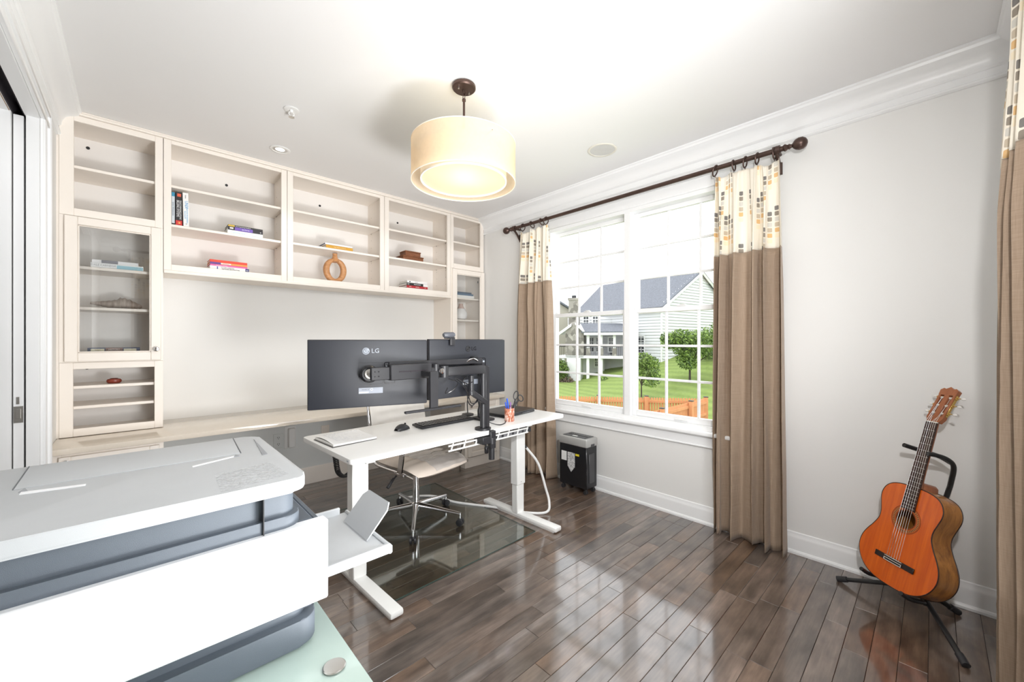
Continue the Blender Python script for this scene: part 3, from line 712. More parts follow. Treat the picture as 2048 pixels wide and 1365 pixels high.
# right tower
RT = thing('bookcase_cabinet', 'narrow right cabinet tower with a glass door, next to the window wall', 'cabinet', (2.7, YFc, CT))
x0, x1 = 2.472, 2.930
carcass_box(RT, x0, x1, CT + 0.004, ZT_ - 0.003)
B().box(x0 + .016, x1 - .016, YFc + 0.02, UD - .009, 2.105, 2.125).obj('divider', CREAM, RT)
face(RT, x0, x1, 2.092, ZT_, 2.509, 2.880, 2.146, 2.650)
b = B(); b.box(x0, 2.495, YFc, YFc + 0.02, CT + .003, 2.091); b.box(2.915, x1, YFc, YFc + 0.02, CT + .003, 2.091); b.obj('face_frame', CREAM, RT)
for z in (2.396,): shelf(RT, x0 + .017, x1 - .017, z)
for z in (1.785, 1.540, 1.28, 1.02): shelf(RT, x0 + .017, x1 - .017, z, YFc + 0.04)
glass_door(RT, 2.484, 2.926, CT + 0.012, 2.086, 2.540, 2.870, 0.78, 2.035, 2.51, 1.25)
B().box(2.858, 2.868, YFc + 0.022, YFc + 0.03, 1.965, 1.99, bev=.002).obj('hinge', BLACK, RT)
# upper bead on the window side
# counter
t = thing('countertop', 'long polished beige stone countertop under the bookshelves', 'countertop', (1.3, 3.5, CT))
B().box(-0.344, XR - 0.002, 3.225, YB - 0.001, CT - 0.032, CT, bev=0.003, seg=2).obj('slab', STONE, t)
# base cabinets
def base_cab(label, x0, x1, ndoor=1):
    r = thing('base_cabinet', label, 'cabinet', ((x0 + x1) / 2, 3.3, 0)); y = 3.27
    b = B(); b.box(x0, x0 + 0.018, y + 0.02, UD, 0.0, CT - 0.033); b.box(x1 - 0.018, x1, y + 0.02, UD, 0.0, CT - 0.033); b.box(x0 + .018, x1 - .018, y + 0.02, UD, 0.10, 0.118); b.box(x0, x1, y + .075, y + .09, 0, .10)
    b.box(x0 + 0.018, x1 - 0.018, UD - 0.01, UD, 0.12, CT - 0.04); b.obj('carcass', CREAM, r)
    b = B(); b.box(x0, x0 + 0.04, y, y + 0.02, 0.0, CT - 0.034, bev=.0015); b.box(x1 - 0.04, x1, y, y + 0.02, 0.0, CT - 0.034, bev=.0015)
    b.box(x0 + .04, x1 - .04, y, y + 0.02, CT - 0.065, CT - 0.034); b.box(x0 + .04, x1 - .04, y, y + 0.02, 0.0, 0.10); b.box(x0 + .04, x1 - .04, y, y + 0.02, 0.30, 0.33); b.obj('face_frame', CREAM, r)
    def panel(nm, a, c, z0, z1):
        b = B(); yy = y - 0.02; f = 0.045
        b.box(a, c, yy + 0.008, yy + 0.019, z0, z1, bev=.001); b.box(a, a + f, yy, yy + .012, z0, z1, bev=.003); b.box(c - f, c, yy, yy + .012, z0, z1, bev=.003)
        b.box(a + f, c - f, yy, yy + .012, z1 - f, z1, bev=.003); b.box(a + f, c - f, yy, yy + .012, z0, z0 + f, bev=.003)
        b.box(a + f + .012, c - f - .012, yy + .002, yy + .012, z0 + f + .012, z1 - f - .012, bev=.005); d = b.obj(nm, CREAM, r)
        M = Matrix.Translation(((a + c) / 2 if nm == 'drawer' else a + 0.03, yy, (z0 + z1) / 2 if nm == 'drawer' else z1 - 0.03)) @ Matrix.Rotation(PI / 2, 4, 'X')
        B().lathe([(0.005, 0), (0.005, 0.010), (0.014, 0.017), (0.015, 0.021), (0, 0.026)], seg=16, M=M).obj('knob', CHROME, d)
    panel('door', x0 + 0.028, x1 - 0.02, 0.33, CT - 0.05)
    panel('drawer', x0 + 0.028, x1 - 0.02, 0.11, 0.31)
    return r
base_cab('cream base cabinet under the left end of the stone counter', -0.334, 0.125)
base_cab('cream base cabinet with raised panels in the window corner under the counter', 2.43, 2.90)
# knee-space wall cover and electrical plates
struct('trim_6', B().box(0.13, 2.42, YB - 0.006, YB, 0.15, CT - 0.033), KNEE)
def plate(name, label, cat, x0, x1, z0, z1, duplex=True):
    t = thing(name, label, cat, ((x0 + x1) / 2, YB - .006, (z0 + z1) / 2))
    y = YB - 0.006
    B().box(x0, x1, y - 0.006, y, z0, z1, bev=0.002).obj('plate', KNEE if duplex else CREAM, t)
    xc = (x0 + x1) / 2; zc = (z0 + z1) / 2
    if duplex:
        for dz in (0.028, -0.028):
            f = B().cyl((xc, y - 0.008, zc + dz), (xc, y - 0.005, zc + dz), 0.018, seg=20).obj('socket', KNEE, t)
            b = B(); b.box(xc - .008, xc - .005, y - .0095, y - .008, zc + dz - .002, zc + dz + .009); b.box(xc + .005, xc + .008, y - .0095, y - .008, zc + dz - .002, zc + dz + .008); b.cyl((xc, y - .0095, zc + dz - .009), (xc, y - .008, zc + dz - .009), .003, seg=8)
            b.obj('slots', BLACK, f)
    else:
        B().box(xc - .02, xc + .02, y - .008, y - .006, zc - .02, zc + .02, bev=.001).obj('insert', CREAM, t)
plate('wall_outlet', 'square duplex power outlet low on the wall under the counter', 'outlet', 0.862, 0.937, 0.368, 0.492)
plate('wall_plate', 'small beige blank wall plate under the counter behind the notepad', 'wall plate', 1.252, 1.325, 0.435, 0.51, False)
t = thing('wall_keypad', 'white boxy controller on a white back plate beside the outlet under the counter', 'controller', (0.99, YB, 0.45))
B().box(0.945, 1.038, YB - 0.012, YB - 0.006, 0.352, 0.545, bev=0.002).obj('back_plate', WHITEP, t)
B().box(0.972, 1.025, YB - 0.05, YB - 0.012, 0.362, 0.53, bev=0.006).obj('housing', WHITEP, t)

# ================================================================== BOOKS AND SHELF OBJECTS
def colr(name, c, r=0.45): return mat('print_' + name, c, r, vary=0.02, scale=30)
def book(label, loc, w, d, th, col, rotz=0.0, upright=False, group=None, bands=(), letters=(), pages=PAPER, tilt=0.0):
    """flat book: spine faces -Y, w along X, d along Y, th up. upright: stands with spine facing -Y, height w."""
    M = Matrix.Translation(loc) @ Matrix.Rotation(rotz, 4, 'Z')
    if upright: M = M @ Matrix.Rotation(tilt, 4, 'Y') @ Matrix(((0, 0, 1, 0), (0, 1, 0, 0), (-1, 0, 0, w), (0, 0, 0, 1)))
    r = thing('book', label, 'book', M=M, group=group)
    m = col if not isinstance(col, tuple) else colr(label[:24], col)
    b = B(); c = 0.0022
    b.box(0, w, 0, d, 0, c, bev=.0006); b.box(0, w, 0, d, th - c, th, bev=.0006); b.box(0, w, 0, c, c * .5, th - c * .5, bev=.0008); b.obj('cover', m, r, world=False)
    B().box(0.003, w - 0.003, c, d - 0.004, c, th - c).obj('pages', pages, r, world=False)
    for (a, e, z0, z1, cc) in bands:
        B().box(a * w, e * w, -0.0006, 0.001, z0 * th, z1 * th).obj('spine_panel', colr('b%d' % (hash(cc) % 99999), cc) if isinstance(cc, tuple) else cc, r, world=False)
    for (s, fx, fz, size, cc) in letters:
        text(s, size, FRONT(fx * w, -0.0009, fz * th), colr('l%d' % (hash(cc) % 99999), cc), r, world=False, name='lettering', sx=0.8)
    return r
Wt, Bk, Rd, Nv = (0.85, 0.85, 0.84), (0.02, 0.02, 0.02), (0.65, 0.03, 0.03), (0.03, 0.05, 0.16)
sh = 2.1062
book('slim white upright book with blue top, first in the row on the upper left shelf', (0.181, YFc + 0.06, sh), 0.232, 0.17, 0.0165, (0.78, 0.84, 0.88), upright=True, bands=((0, .12, 0, 1, (0.05, 0.35, 0.55)), (.93, 1, 0, 1, Bk)), letters=(('System Administration', .5, .45, .013, (.15, .2, .25)),))
book('thick black upright book with red spine ends about telecommunications billing', (0.200, YFc + 0.045, sh), 0.235, 0.17, 0.0375, (0.02, 0.018, 0.02), upright=True, bands=((.84, .985, .04, .96, Rd), (.04, .13, .25, .8, (0.8, 0.12, 0.05))), letters=(('BILLING SYSTEMS', .49, .33, .019, (.9, .9, .9)), ('TELECOMMUNICATIONS', .52, .70, .015, (.85, .85, .85)), ('M', .91, .5, .022, (.95, .8, .2))))
book('thick white upright book with blue UNIX lettering leaning at the end of the row', (0.2420, YFc + 0.03, sh), 0.236, 0.18, 0.031, (0.87, 0.86, 0.84), upright=True, tilt=-0.02, letters=(('UNIX', .36, .60, .027, (.02, .3, .62)), ('NETWORK PROGRAMMING', .68, .68, .0105, (.1, .4, .7)), ('Networking APIs', .66, .34, .010, (.1, .4, .7)), ('Stevens', .12, .5, .010, (.1, .1, .1)), ('H', .93, .5, .014, (.1, .1, .1))))
g = 'flat stack with the purple book on the upper left shelf'
book('white paperback at the bottom of the stack with the purple book', (0.498, YFc + 0.045, sh), 0.228, 0.16, 0.030, (0.84, 0.84, 0.84), group=g, bands=((.68, .93, .1, .9, (.62, .65, .68)),), letters=(('Programming Language', .3, .5, .012, (.35, .6, .65)),))
book('purple paperback with black spine ends, middle of its stack', (0.500, YFc + 0.043, sh + 0.0305), 0.226, 0.16, 0.024, (0.02, 0.018, 0.025), group=g, bands=((.19, .70, .0, 1, (.16, .09, .42)), (.05, .15, .3, .8, (.75, .72, .7))), letters=(('Java Servlet', .5, .5, .013, (.8, .78, .85)), ('H', .93, .4, .014, (.9, .9, .9))))
book('thin black paperback with gold corner on top of its stack', (0.502, YFc + 0.047, sh + 0.055), 0.224, 0.155, 0.015, (0.03, 0.028, 0.03), group=g, bands=((0, .18, .1, .9, (.62, .42, .05)),), letters=(('Web Programming Handbook', .42, .5, .010, (.8, .8, .8)),))
lo = 1.8255
g = 'flat stack with the red book on the lower left shelf'
book('white pattern-oriented software architecture book under the pink and red ones', (0.392, YFc + 0.045, lo), 0.242, 0.18, 0.028, (0.86, 0.85, 0.84), group=g, bands=((.90, 1, 0, 1, (.03, .03, .16)), (.17, .20, .1, .9, (.1, .1, .35))), letters=(('PATTERN-ORIENTED', .44, .70, .011, (.03, .03, .03)), ('SOFTWARE ARCHITECTURE', .52, .32, .011, (.03, .03, .03)), ('W1', .95, .5, .012, (.9, .9, .9))))
book('thin pink paperback lying on the white architecture book', (0.394, YFc + 0.05, lo + 0.0285), 0.230, 0.16, 0.013, (0.70, 0.13, 0.38), group=g, letters=(('SmartForms Programming', .3, .5, .008, (.95, .85, .9)),))
book('thin purple and orange paperback under the red one', (0.393, YFc + 0.048, lo + 0.042), 0.231, 0.165, 0.014, (0.85, 0.30, 0.08), group=g, bands=((0, .28, 0, 1, (.12, .04, .25)), (.28, .55, .15, .85, (.8, .7, .65))), letters=(('Performance', .41, .5, .009, (.4, .1, .2)),))
book('bright red book on top of its stack, lower left shelf', (0.392, YFc + 0.05, lo + 0.0565), 0.231, 0.155, 0.018, (0.72, 0.05, 0.02), group=g)
book('mustard-spined book lying under the white one above the ring vase', (1.197, YFc + 0.035, 2.1102), 0.233, 0.19, 0.0285, (0.62, 0.33, 0.04), letters=(('Project Management Handbook', .5, .5, .010, (.9, .8, .6)),))
book('white book with navy fore-edge lying on the mustard one', (1.188, YFc + 0.03, 2.139), 0.236, 0.20, 0.014, (0.84, 0.84, 0.87), bands=(), pages=colr('navy', (0.05, 0.06, 0.14)))
g = 'flat stack on the bottom shelf below the brown boxes'
lo3 = 1.8285
book('thin white book at the very bottom of the stack below the brown boxes', (1.975, YFc + 0.045, lo3), 0.236, 0.17, 0.008, (0.85, 0.84, 0.84), group=g)
book('dark red book in the stack below the brown boxes', (1.973, YFc + 0.045, lo3 + 0.0085), 0.240, 0.17, 0.024, (0.45, 0.02, 0.03), group=g, letters=(('TEAM', .16, .5, .012, (.9, .8, .7)), ('LEADERS', .5, .5, .013, (.9, .8, .7)), ('WILEY', .88, .5, .009, (.9, .8, .7))))
book('black book with white title in the stack below the brown boxes', (1.973, YFc + 0.045, lo3 + 0.033), 0.240, 0.165, 0.026, (0.02, 0.02, 0.02), group=g, bands=((.78, 1, .0, 1, Wt), (.03, .12, .2, .8, (.25, .25, .25))), letters=(('MANAGEMENT', .5, .5, .015, (.85, .85, .85)),))
book('white paperback on top of the stack below the brown boxes', (1.975, YFc + 0.04, lo3 + 0.0595), 0.228, 0.17, 0.021, (0.86, 0.85, 0.84), group=g, bands=((.1, .16, .25, .75, Bk),), letters=(('Statistics', .45, .5, .012, (.3, .3, .3)),))
# left tower
book('white book lettered DALE CARNEGIE behind the left glass door, under a thinner one', (-0.208, YFc + 0.06, 1.7654), 0.245, 0.17, 0.032, (0.85, 0.86, 0.86), bands=((.48, .99, .1, .8, (.30, .55, .65)),), letters=(('DALE CARNEGIE', .24, .55, .019, (.35, .36, .38)),))
book('thin white book with dark cover picture on the DALE CARNEGIE book', (-0.203, YFc + 0.065, 1.798), 0.215, 0.16, 0.020, (0.82, 0.82, 0.83), bands=((.2, .55, 0, 1, (.2, .2, .23)),))
book('cream and brown book lying on the floor of the glass cabinet under the shell', (-0.221, YFc + 0.05, 1.1665), 0.240, 0.17, 0.090, (0.05, 0.07, 0.14), bands=((.06, .31, .1, .93, (.80, .74, .55)), (.33, .66, .1, 1, (.20, .11, .09)), (.68, .93, .1, .93, (.80, .74, .55))), letters=(('HISTORY', .495, .86, .016, (.8, .75, .7)), ('BASICS', .19, .85, .010, (.4, .3, .2))))
g = 'flat stack behind the narrow glass door'
book('white book at the bottom of the stack in the narrow right tower', (2.602, YFc + 0.06, 1.7854), 0.235, 0.17, 0.030, (0.84, 0.84, 0.82), group=g)
book('blue book in the middle of the stack in the narrow right tower', (2.600, YFc + 0.06, 1.816), 0.225, 0.16, 0.020, (0.06, 0.14, 0.24), group=g)
book('dark blue book on top of the stack in the narrow right tower', (2.612, YFc + 0.07, 1.8365), 0.195, 0.15, 0.018, (0.03, 0.07, 0.13), group=g)
# seashell
def shell():
    r = thing('seashell', 'large grey-brown spiral seashell lying behind the left glass door', 'seashell', (-0.09, YFc + .15, 1.512))
    L = 0.245; n = 60; seg = 28
    def rad(t):
        base = 0.008 + 0.031 * max(0, min(1, t / .55)) ** 1.1
        if t > 0.55: base = 0.039 * max(0.0, 1 - ((t - 0.55) / 0.47) ** 2) ** .8 + 0.004
        return base * (1 + 0.05 * math.sin(t * 60))
    def f(s, u):
        t = s; a = 2 * PI * u; R = rad(t); R *= 1 + 0.02 * math.sin(14 * a)
        cz = 1.5125 + max(0.038 * (1 - t * .3), rad(t)) * 0.98
        flat = 0.9
        return Vector((-0.215 + L * t, YFc + 0.15 + R * math.cos(a) * 1.1, max(1.513, cz + R * math.sin(a) * flat - 0.004)))
    m = wood('shell_surface', (0.22, 0.17, 0.14), (0.45, 0.38, 0.33), 0.6, (60, 8, 8), dist=1)
    B().grid(f, n, seg).obj('body_whorl', m, r)
    pts = [(0.02 - 0.006 * k, YFc + 0.15 - 0.022 + 0.003 * k, 1.5155 + 0.003 * k) for k in range(6)]
    B().tube(pts, [0.003, 0.005, 0.006, 0.006, 0.005, 0.003], 10).obj('siphon', m, r)
shell()
t = thing('wooden_dish', 'small reddish-brown carved wooden dish in the open slots of the left tower', 'dish', (-0.104, YFc + .1, 1.024))
b = B(); M = Matrix.Translation((-0.104, YFc + 0.10, 1.0245)) @ Matrix.Diagonal((1.35, 0.9, 1, 1))
b.lathe([(0, 0), (0.020, 0), (0.026, 0.008), (0.027, 0.018), (0.023, 0.027), (0.012, 0.030), (0, 0.028)], seg=14, M=M)
b.obj('bowl', mat('red_brown_wood', (0.22, 0.035, 0.018), 0.35, vary=.2), t)
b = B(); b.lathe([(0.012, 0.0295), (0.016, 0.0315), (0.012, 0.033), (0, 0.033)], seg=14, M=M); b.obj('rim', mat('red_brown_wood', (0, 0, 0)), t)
# ring vase
def ring_vase():
    r = thing('ring_vase', 'carved honey-brown wooden vase with an oval hole through its middle', 'vase', (1.30, YFc + .12, 1.8255))
    xc, zc = 1.302, 1.938; n = 72
    def outer(a):
        c, s_ = math.cos(a), math.sin(a)
        rx, rz = 0.100, 0.108 if s_ > 0 else 0.118
        x, z = rx * c, rz * s_
        if s_ > 0.80:                      # merges into the neck
            x *= 1 - 0.1 * (s_ - .8) / .2
        return x, z
    b = B(); seg = 14; rings = []
    for i in range(n):
        a = 2 * PI * i / n; ox, oz = outer(a); ix, iz = 0.049 * math.cos(a), 0.076 * math.sin(a) + 0.0 - 0.002
        if math.sin(a) < -0.93: oz = max(oz, -0.112)
        mx, mz = (ox + ix) / 2, (oz + iz) / 2; hw = math.hypot(ox - ix, oz - iz) / 2; dx, dz = (ox - ix) / (2 * hw), (oz - iz) / (2 * hw)
        ring = []
        for k in range(seg):
            p = 2 * PI * k / seg; u = math.copysign(abs(math.cos(p)) ** 0.7, math.cos(p)) * hw; v = math.copysign(abs(math.sin(p)) ** 0.7, math.sin(p)) * 0.026
            ring.append(b.bm.verts.new((xc + mx + dx * u, YFc + 0.12 + v, max(1.8256, zc + mz + dz * u))))
        rings.append(ring)
    for i in range(n):
        for k in range(seg): b.bm.faces.new((rings[i][k], rings[i][(k + 1) % seg], rings[(i + 1) % n][(k + 1) % seg], rings[(i + 1) % n][k]))
    b.obj('body', RINGW, r)
    b = B(); b.lathe([(0.040, -0.035), (0.030, -0.012), (0.022, 0.008), (0.019, 0.026), (0.0205, 0.040), (0.015, 0.041), (0.013, 0.02), (0, 0.018)], (xc, YFc + 0.12, 2.045), 24); b.obj('neck', RINGW, r)
ring_vase()
t = thing('wooden_box', 'wider carved brown wooden box at the bottom of the stepped pair', 'box', (2.045, YFc + .1, 2.116))
B().box(1.932, 2.160, YFc + 0.04, YFc + 0.19, 2.1165, 2.150, bev=0.003).obj('body', BOXW, t); B().box(1.929, 2.163, YFc + 0.037, YFc + 0.193, 2.150, 2.160, bev=0.002).obj('lid', BOXW, t)
t = thing('wooden_box', 'smaller carved brown wooden box stacked on the wider one', 'box', (2.045, YFc + .11, 2.161))
B().box(1.962, 2.133, YFc + 0.05, YFc + 0.17, 2.1605, 2.198, bev=0.003).obj('body', BOXW, t); B().box(1.959, 2.136, YFc + 0.047, YFc + 0.173, 2.198, 2.210, bev=0.002).obj('lid', BOXW, t)
t = thing('vase', 'small white bottle vase with a terracotta neck in the narrow right tower', 'vase', (2.70, YFc + .12, 1.5405))
b = B(); b.lathe([(0, 0), (0.040, 0), (0.062, 0.015), (0.073, 0.05), (0.070, 0.085), (0.053, 0.118), (0.045, 0.128)], (2.70, YFc + 0.13, 1.5405), 28); b.obj('body', mat('white_ceramic', (0.82, 0.81, 0.80), 0.25), t)
b = B(); b.lathe([(0.045, 0.128), (0.032, 0.145), (0.025, 0.165), (0.024, 0.185), (0.019, 0.186), (0.018, 0.15), (0, 0.148)], (2.70, YFc + 0.13, 1.5405), 28); b.obj('neck', mat('terracotta_glaze', (0.55, 0.40, 0.35), 0.4, vary=.12), t, label='mottled terracotta neck')

# ================================================================== CEILING FIXTURES
LX, LY = 1.303, 1.762
lamp = thing('pendant_lamp', 'double drum pendant lamp with a sheer outer shade, lit', 'lamp', (LX, LY, H))
B().lathe([(0, -0.003), (0.060, -0.003), (0.064, -0.008), (0.064, -0.020), (0.058, -0.026), (0, -0.028)], (LX, LY, H), 32).obj('canopy', BRONZE, lamp)
b = B()
for dx in (-0.035, 0.035): b.lathe([(0.005, -0.026), (0.005, -0.036), (0, -0.038)], (LX + dx, LY, H), 10)
split(b.obj('screw', NICKEL, lamp))
b = B()
for k, z in enumerate((H - 0.040, H - 0.064)):
    M = Matrix.Translation((LX, LY, z)) @ Matrix.Rotation(PI / 2 * k, 4, 'Z')
    b.tube([M @ Vector((0.009 * math.cos(2 * PI * i / 14), 0, 0.015 * math.sin(2 * PI * i / 14))) for i in range(14)], 0.0026, 6, closed=True)
b.lathe([(0.0, 0), (0.010, 0), (0.010, -0.012), (0.006, -0.014)], (LX, LY, H - 0.078), 12); b.obj('chain', BRONZE, lamp)
B().cyl((LX, LY, 2.20), (LX, LY, H - 0.085), 0.0065, seg=12).obj('stem', BRONZE, lamp)
m = bpy.data.materials.new('sheer_shade'); m.use_nodes = True; n_ = m.node_tree; n_.nodes.clear()
o_ = N(n_, 'ShaderNodeOutputMaterial'); tr = N(n_, 'ShaderNodeBsdfTranslucent'); tr.inputs[0].default_value = (0.90, 0.72, 0.50, 1)
df = N(n_, 'ShaderNodeBsdfDiffuse'); df.inputs[0].default_value = (0.86, 0.72, 0.55, 1); tp = N(n_, 'ShaderNodeBsdfTransparent'); tp.inputs[0].default_value = (1, 0.93, 0.84, 1)
wv = N(n_, 'ShaderNodeTexNoise'); wv.inputs['Scale'].default_value = 60; tcc = N(n_, 'ShaderNodeTexCoord'); n_.links.new(tcc.outputs['Object'], wv.inputs['Vector'])
mrr = N(n_, 'ShaderNodeMapRange'); mrr.inputs[3].default_value = 0.74; mrr.inputs[4].default_value = 0.84; n_.links.new(wv.outputs[0], mrr.inputs[0])
m1 = N(n_, 'ShaderNodeMixShader'); m1.inputs[0].default_value = 0.5; n_.links.new(df.outputs[0], m1.inputs[1]); n_.links.new(tr.outputs[0], m1.inputs[2])
m2 = N(n_, 'ShaderNodeMixShader'); n_.links.new(mrr.outputs[0], m2.inputs[0]); n_.links.new(tp.outputs[0], m2.inputs[1]); n_.links.new(m1.outputs[0], m2.inputs[2]); n_.links.new(m2.outputs[0], o_.inputs[0])
SHEER = m
RO, ZB_, ZTP = 0.281, 2.160, 2.372
b = B(); b.lathe([(RO, ZB_), (RO, ZTP)], (LX, LY, 0), 72); b.obj('outer_shade', SHEER, lamp, normals=False, label='sheer champagne outer shade')
b = B(); b.lathe([(RO - .002, ZB_), (RO + .002, ZB_), (RO + .002, ZB_ + .004), (RO - .002, ZB_ + .004)], (LX, LY, 0), 72, close=True); b.lathe([(RO - .002, ZTP - .004), (RO + .002, ZTP - .004), (RO + .002, ZTP), (RO - .002, ZTP)], (LX, LY, 0), 72, close=True)
b.obj('rim', mat('shade_rim', (0.85, 0.78, 0.68), 0.6), lamp)
INNER = emis('lit_inner_shade', (1.0, 0.82, 0.58), 0.42, (0.40, 0.35, 0.27)); DIFF = emis('lit_diffuser', (1.0, 0.93, 0.60), 0.58, (0.25, 0.24, 0.18))
b = B(); b.lathe([(0.232, 2.170), (0.232, 2.335)], (LX, LY, 0), 64); b.obj('inner_shade', INNER, lamp, normals=False, label='glowing white inner shade')
b = B(); b.lathe([(0, 2.176), (0.224, 2.176), (0.2305, 2.180)], (LX, LY, 0), 64); b.obj('diffuser', DIFF, lamp, label='glowing round diffuser at the bottom')
b = B(); b.lathe([(0.226, 2.1685), (0.2335, 2.1685), (0.2335, 2.176), (0.226, 2.176)], (LX, LY, 0), 64, close=True); b.obj('ring', mat('white_rim', (0.9, 0.88, 0.82), 0.5), lamp)
b = B()
for k in range(3):
    a = 2 * PI * k / 3 + .4; b.cyl((LX, LY, 2.335), (LX + RO * math.cos(a), LY + RO * math.sin(a), 2.335), 0.0025, seg=6)
b.obj('spider', BRONZE, lamp)
light('lamp_bulb', 'POINT', (LX, LY, 2.40), 0.9, (1.0, 0.84, 0.62), shadow_soft_size=0.06)
light('lamp_bulb_low', 'POINT', (LX, LY, 2.06), 2.0, (1.0, 0.88, 0.70), shadow_soft_size=0.10)
def downlight(x, y):
    t = thing('recessed_light', 'small round recessed ceiling spotlight, lit, near the bookcase', 'ceiling light', (x, y, H))
    B().lathe([(0.048, -0.001), (0.066, -0.001), (0.067, -0.004), (0.062, -0.007), (0.050, -0.006), (0.046, -0.001)], (x, y, H), 36, close=True).obj('trim_ring', WHITEP, t)
    B().lathe([(0, -0.002), (0.026, -0.003), (0.030, -0.001)], (x, y, H), 28).obj('bulb', emis('spot_bulb', (1, 0.95, 0.85), 4.0), t)
    B().lathe([(0.030, -0.0015), (0.048, -0.003)], (x, y, H), 28).obj('reflector', mat('reflector_grey', (0.6, 0.59, 0.57), 0.3, 0.5), t)
    light('downlight', 'SPOT', (x, y, H - 0.02), 12, (1, 0.92, 0.80), spot_size=1.6, spot_blend=0.8, shadow_soft_size=0.03)
downlight(0.765, 3.277)
t = thing('fire_sprinkler', 'white fire sprinkler head hanging from the ceiling', 'sprinkler', (0.683, 2.663, H))
B().lathe([(0, -0.001), (0.040, -0.001), (0.042, -0.005), (0.030, -0.009), (0.018, -0.006), (0, -0.006)], (0.683, 2.663, H), 28).obj('escutcheon', WHITEP, t)
b = B(); b.cyl((0.683, 2.663, H - 0.006), (0.683, 2.663, H - 0.02), 0.009, seg=12); b.tube([(0.672, 2.663, H - .018), (0.668, 2.663, H - .03), (0.683, 2.663, H - .046)], .0025, 6); b.tube([(0.694, 2.663, H - .018), (0.698, 2.663, H - .03), (0.683, 2.663, H - .046)], .0025, 6); b.obj('frame_arms', WHITEP, t)
B().lathe([(0, -0.046), (0.016, -0.047), (0.016, -0.049), (0, -0.050)], (0.683, 2.663, H), 16).obj('deflector', NICKEL, t)
t = thing('ceiling_speaker', 'round flush white ceiling speaker near the window wall', 'speaker', (2.48, 1.665, H))
B().lathe([(0.088, -0.001), (0.104, -0.001), (0.105, -0.004), (0.100, -0.007), (0.089, -0.006)], (2.48, 1.665, H), 48, close=True).obj('rim', mat('speaker_rim', (0.76, 0.73, 0.66), 0.5), t)
B().lathe([(0, -0.004), (0.0885, -0.004)], (2.48, 1.665, H), 48).obj('grille', mat('speaker_grille', (0.66, 0.65, 0.64), 0.7, bump=.5, bscale=900), t)

# ================================================================== STANDING DESK
DZ = 0.733
TH = math.radians(2.4)
desk = thing('standing_desk', 'white height-adjustable standing desk with two column legs', 'desk', (0.742, 1.890, 0), TH)
Ld = dict(world=False)
def roundrect(x0, x1, y0, y1, r, n=6):
    pts = []
    for cx, cy, a in ((x1 - r, y0 + r, -90), (x1 - r, y1 - r, 0), (x0 + r, y1 - r, 90), (x0 + r, y0 + r, 180)):
        for i in range(n + 1): t_ = math.radians(a + 90 * i / n); pts.append((cx + r * math.cos(t_), cy + r * math.sin(t_)))
    return pts
DL, DD = 1.675, 0.675
B().prism(roundrect(0, DL, 0, DD, 0.03), DZ - 0.025, DZ, bev=0.003).obj('tabletop', DESKW, desk, **Ld)
text('FLEX', 0.009, XF((-0.0005, 0.045, DZ - 0.0125), (0, -1, 0), (0, 0, 1)), INK, desk, world=False, name='maker_mark')
def leg(cx, cy, front, back):
    b = B(); b.box(cx - 0.045, cx + 0.045, cy - 0.033, cy + 0.033, 0.24, DZ - 0.03, bev=0.004); lg = b.obj('leg', DESKM, desk, **Ld)
    b = B(); b.box(cx - 0.038, cx + 0.038, cy - 0.027, cy + 0.027, 0.03, 0.30, bev=0.004); b.obj('inner_column', DESKM, lg, **Ld)
    b = B(); b.cyl((cx, cy - 0.033, 0.26), (cx, cy - 0.0345, 0.26), 0.003, seg=8); b.obj('screw', NICKEL, lg, **Ld)
    b = B(); b.box(cx - 0.035, cx + 0.035, front, back, 0.004, 0.036, bev=0.010, seg=2); b.box(cx - 0.030, cx + 0.030, front + .02, back - .02, 0, 0.006)
    b.obj('foot', DESKM, desk, **Ld)
leg(0.140, 0.24, -0.175, 0.555); leg(1.335, 0.18, -0.20, 0.53)
b = B(); b.box(0.10, 1.56, 0.17, 0.21, DZ - 0.070, DZ - 0.026, bev=.002); b.box(0.10, 1.56, 0.40, 0.44, DZ - 0.070, DZ - 0.026, bev=.002); split(b.obj('crossbar', DESKM, desk, **Ld))
b = B()
for x in (0.10, 1.31): b.box(x, x + 0.05, 0.06, 0.62, DZ - 0.052, DZ - 0.025, bev=.002)
split(b.obj('side_bracket', DESKM, desk, **Ld))
b = B(); b.tube([(0.60, 0.05, DZ - 0.055), (1.30, 0.05, DZ - 0.055)], 0.006, 6); b.tube([(0.60, 0.05, DZ - 0.085), (1.30, 0.05, DZ - 0.085)], 0.0055, 6)
for k in range(8): b.tube([(0.62 + .095 * k, 0.05, DZ - .085), (0.64 + .095 * k, 0.05, DZ - .03)], 0.005, 5)
b.obj('cable_rack', DESKM, desk, label='white wire cable rack under the top', **Ld)
def powerstrip():
    t = thing('power_strip', 'black power strip fixed under the desk top behind the arm clamp', 'power strip', (1.9, 2.0, 0.66), TH)
    M = Matrix.Translation((1.72, 1.985, 0.665)) @ Matrix.Rotation(TH, 4, 'Z')
    B().box(0, 0.36, 0, 0.04, -0.02, 0.012, bev=.004, M=M).obj('body', BLACK, t)
    for k in range(6): B().box(0.03 + .05 * k, 0.06 + .05 * k, -0.002, 0.001, -0.014, 0.006, bev=.001, M=M).obj('socket', mat('grey_plastic', (0.15, 0.15, 0.16), .4), t)
powerstrip()
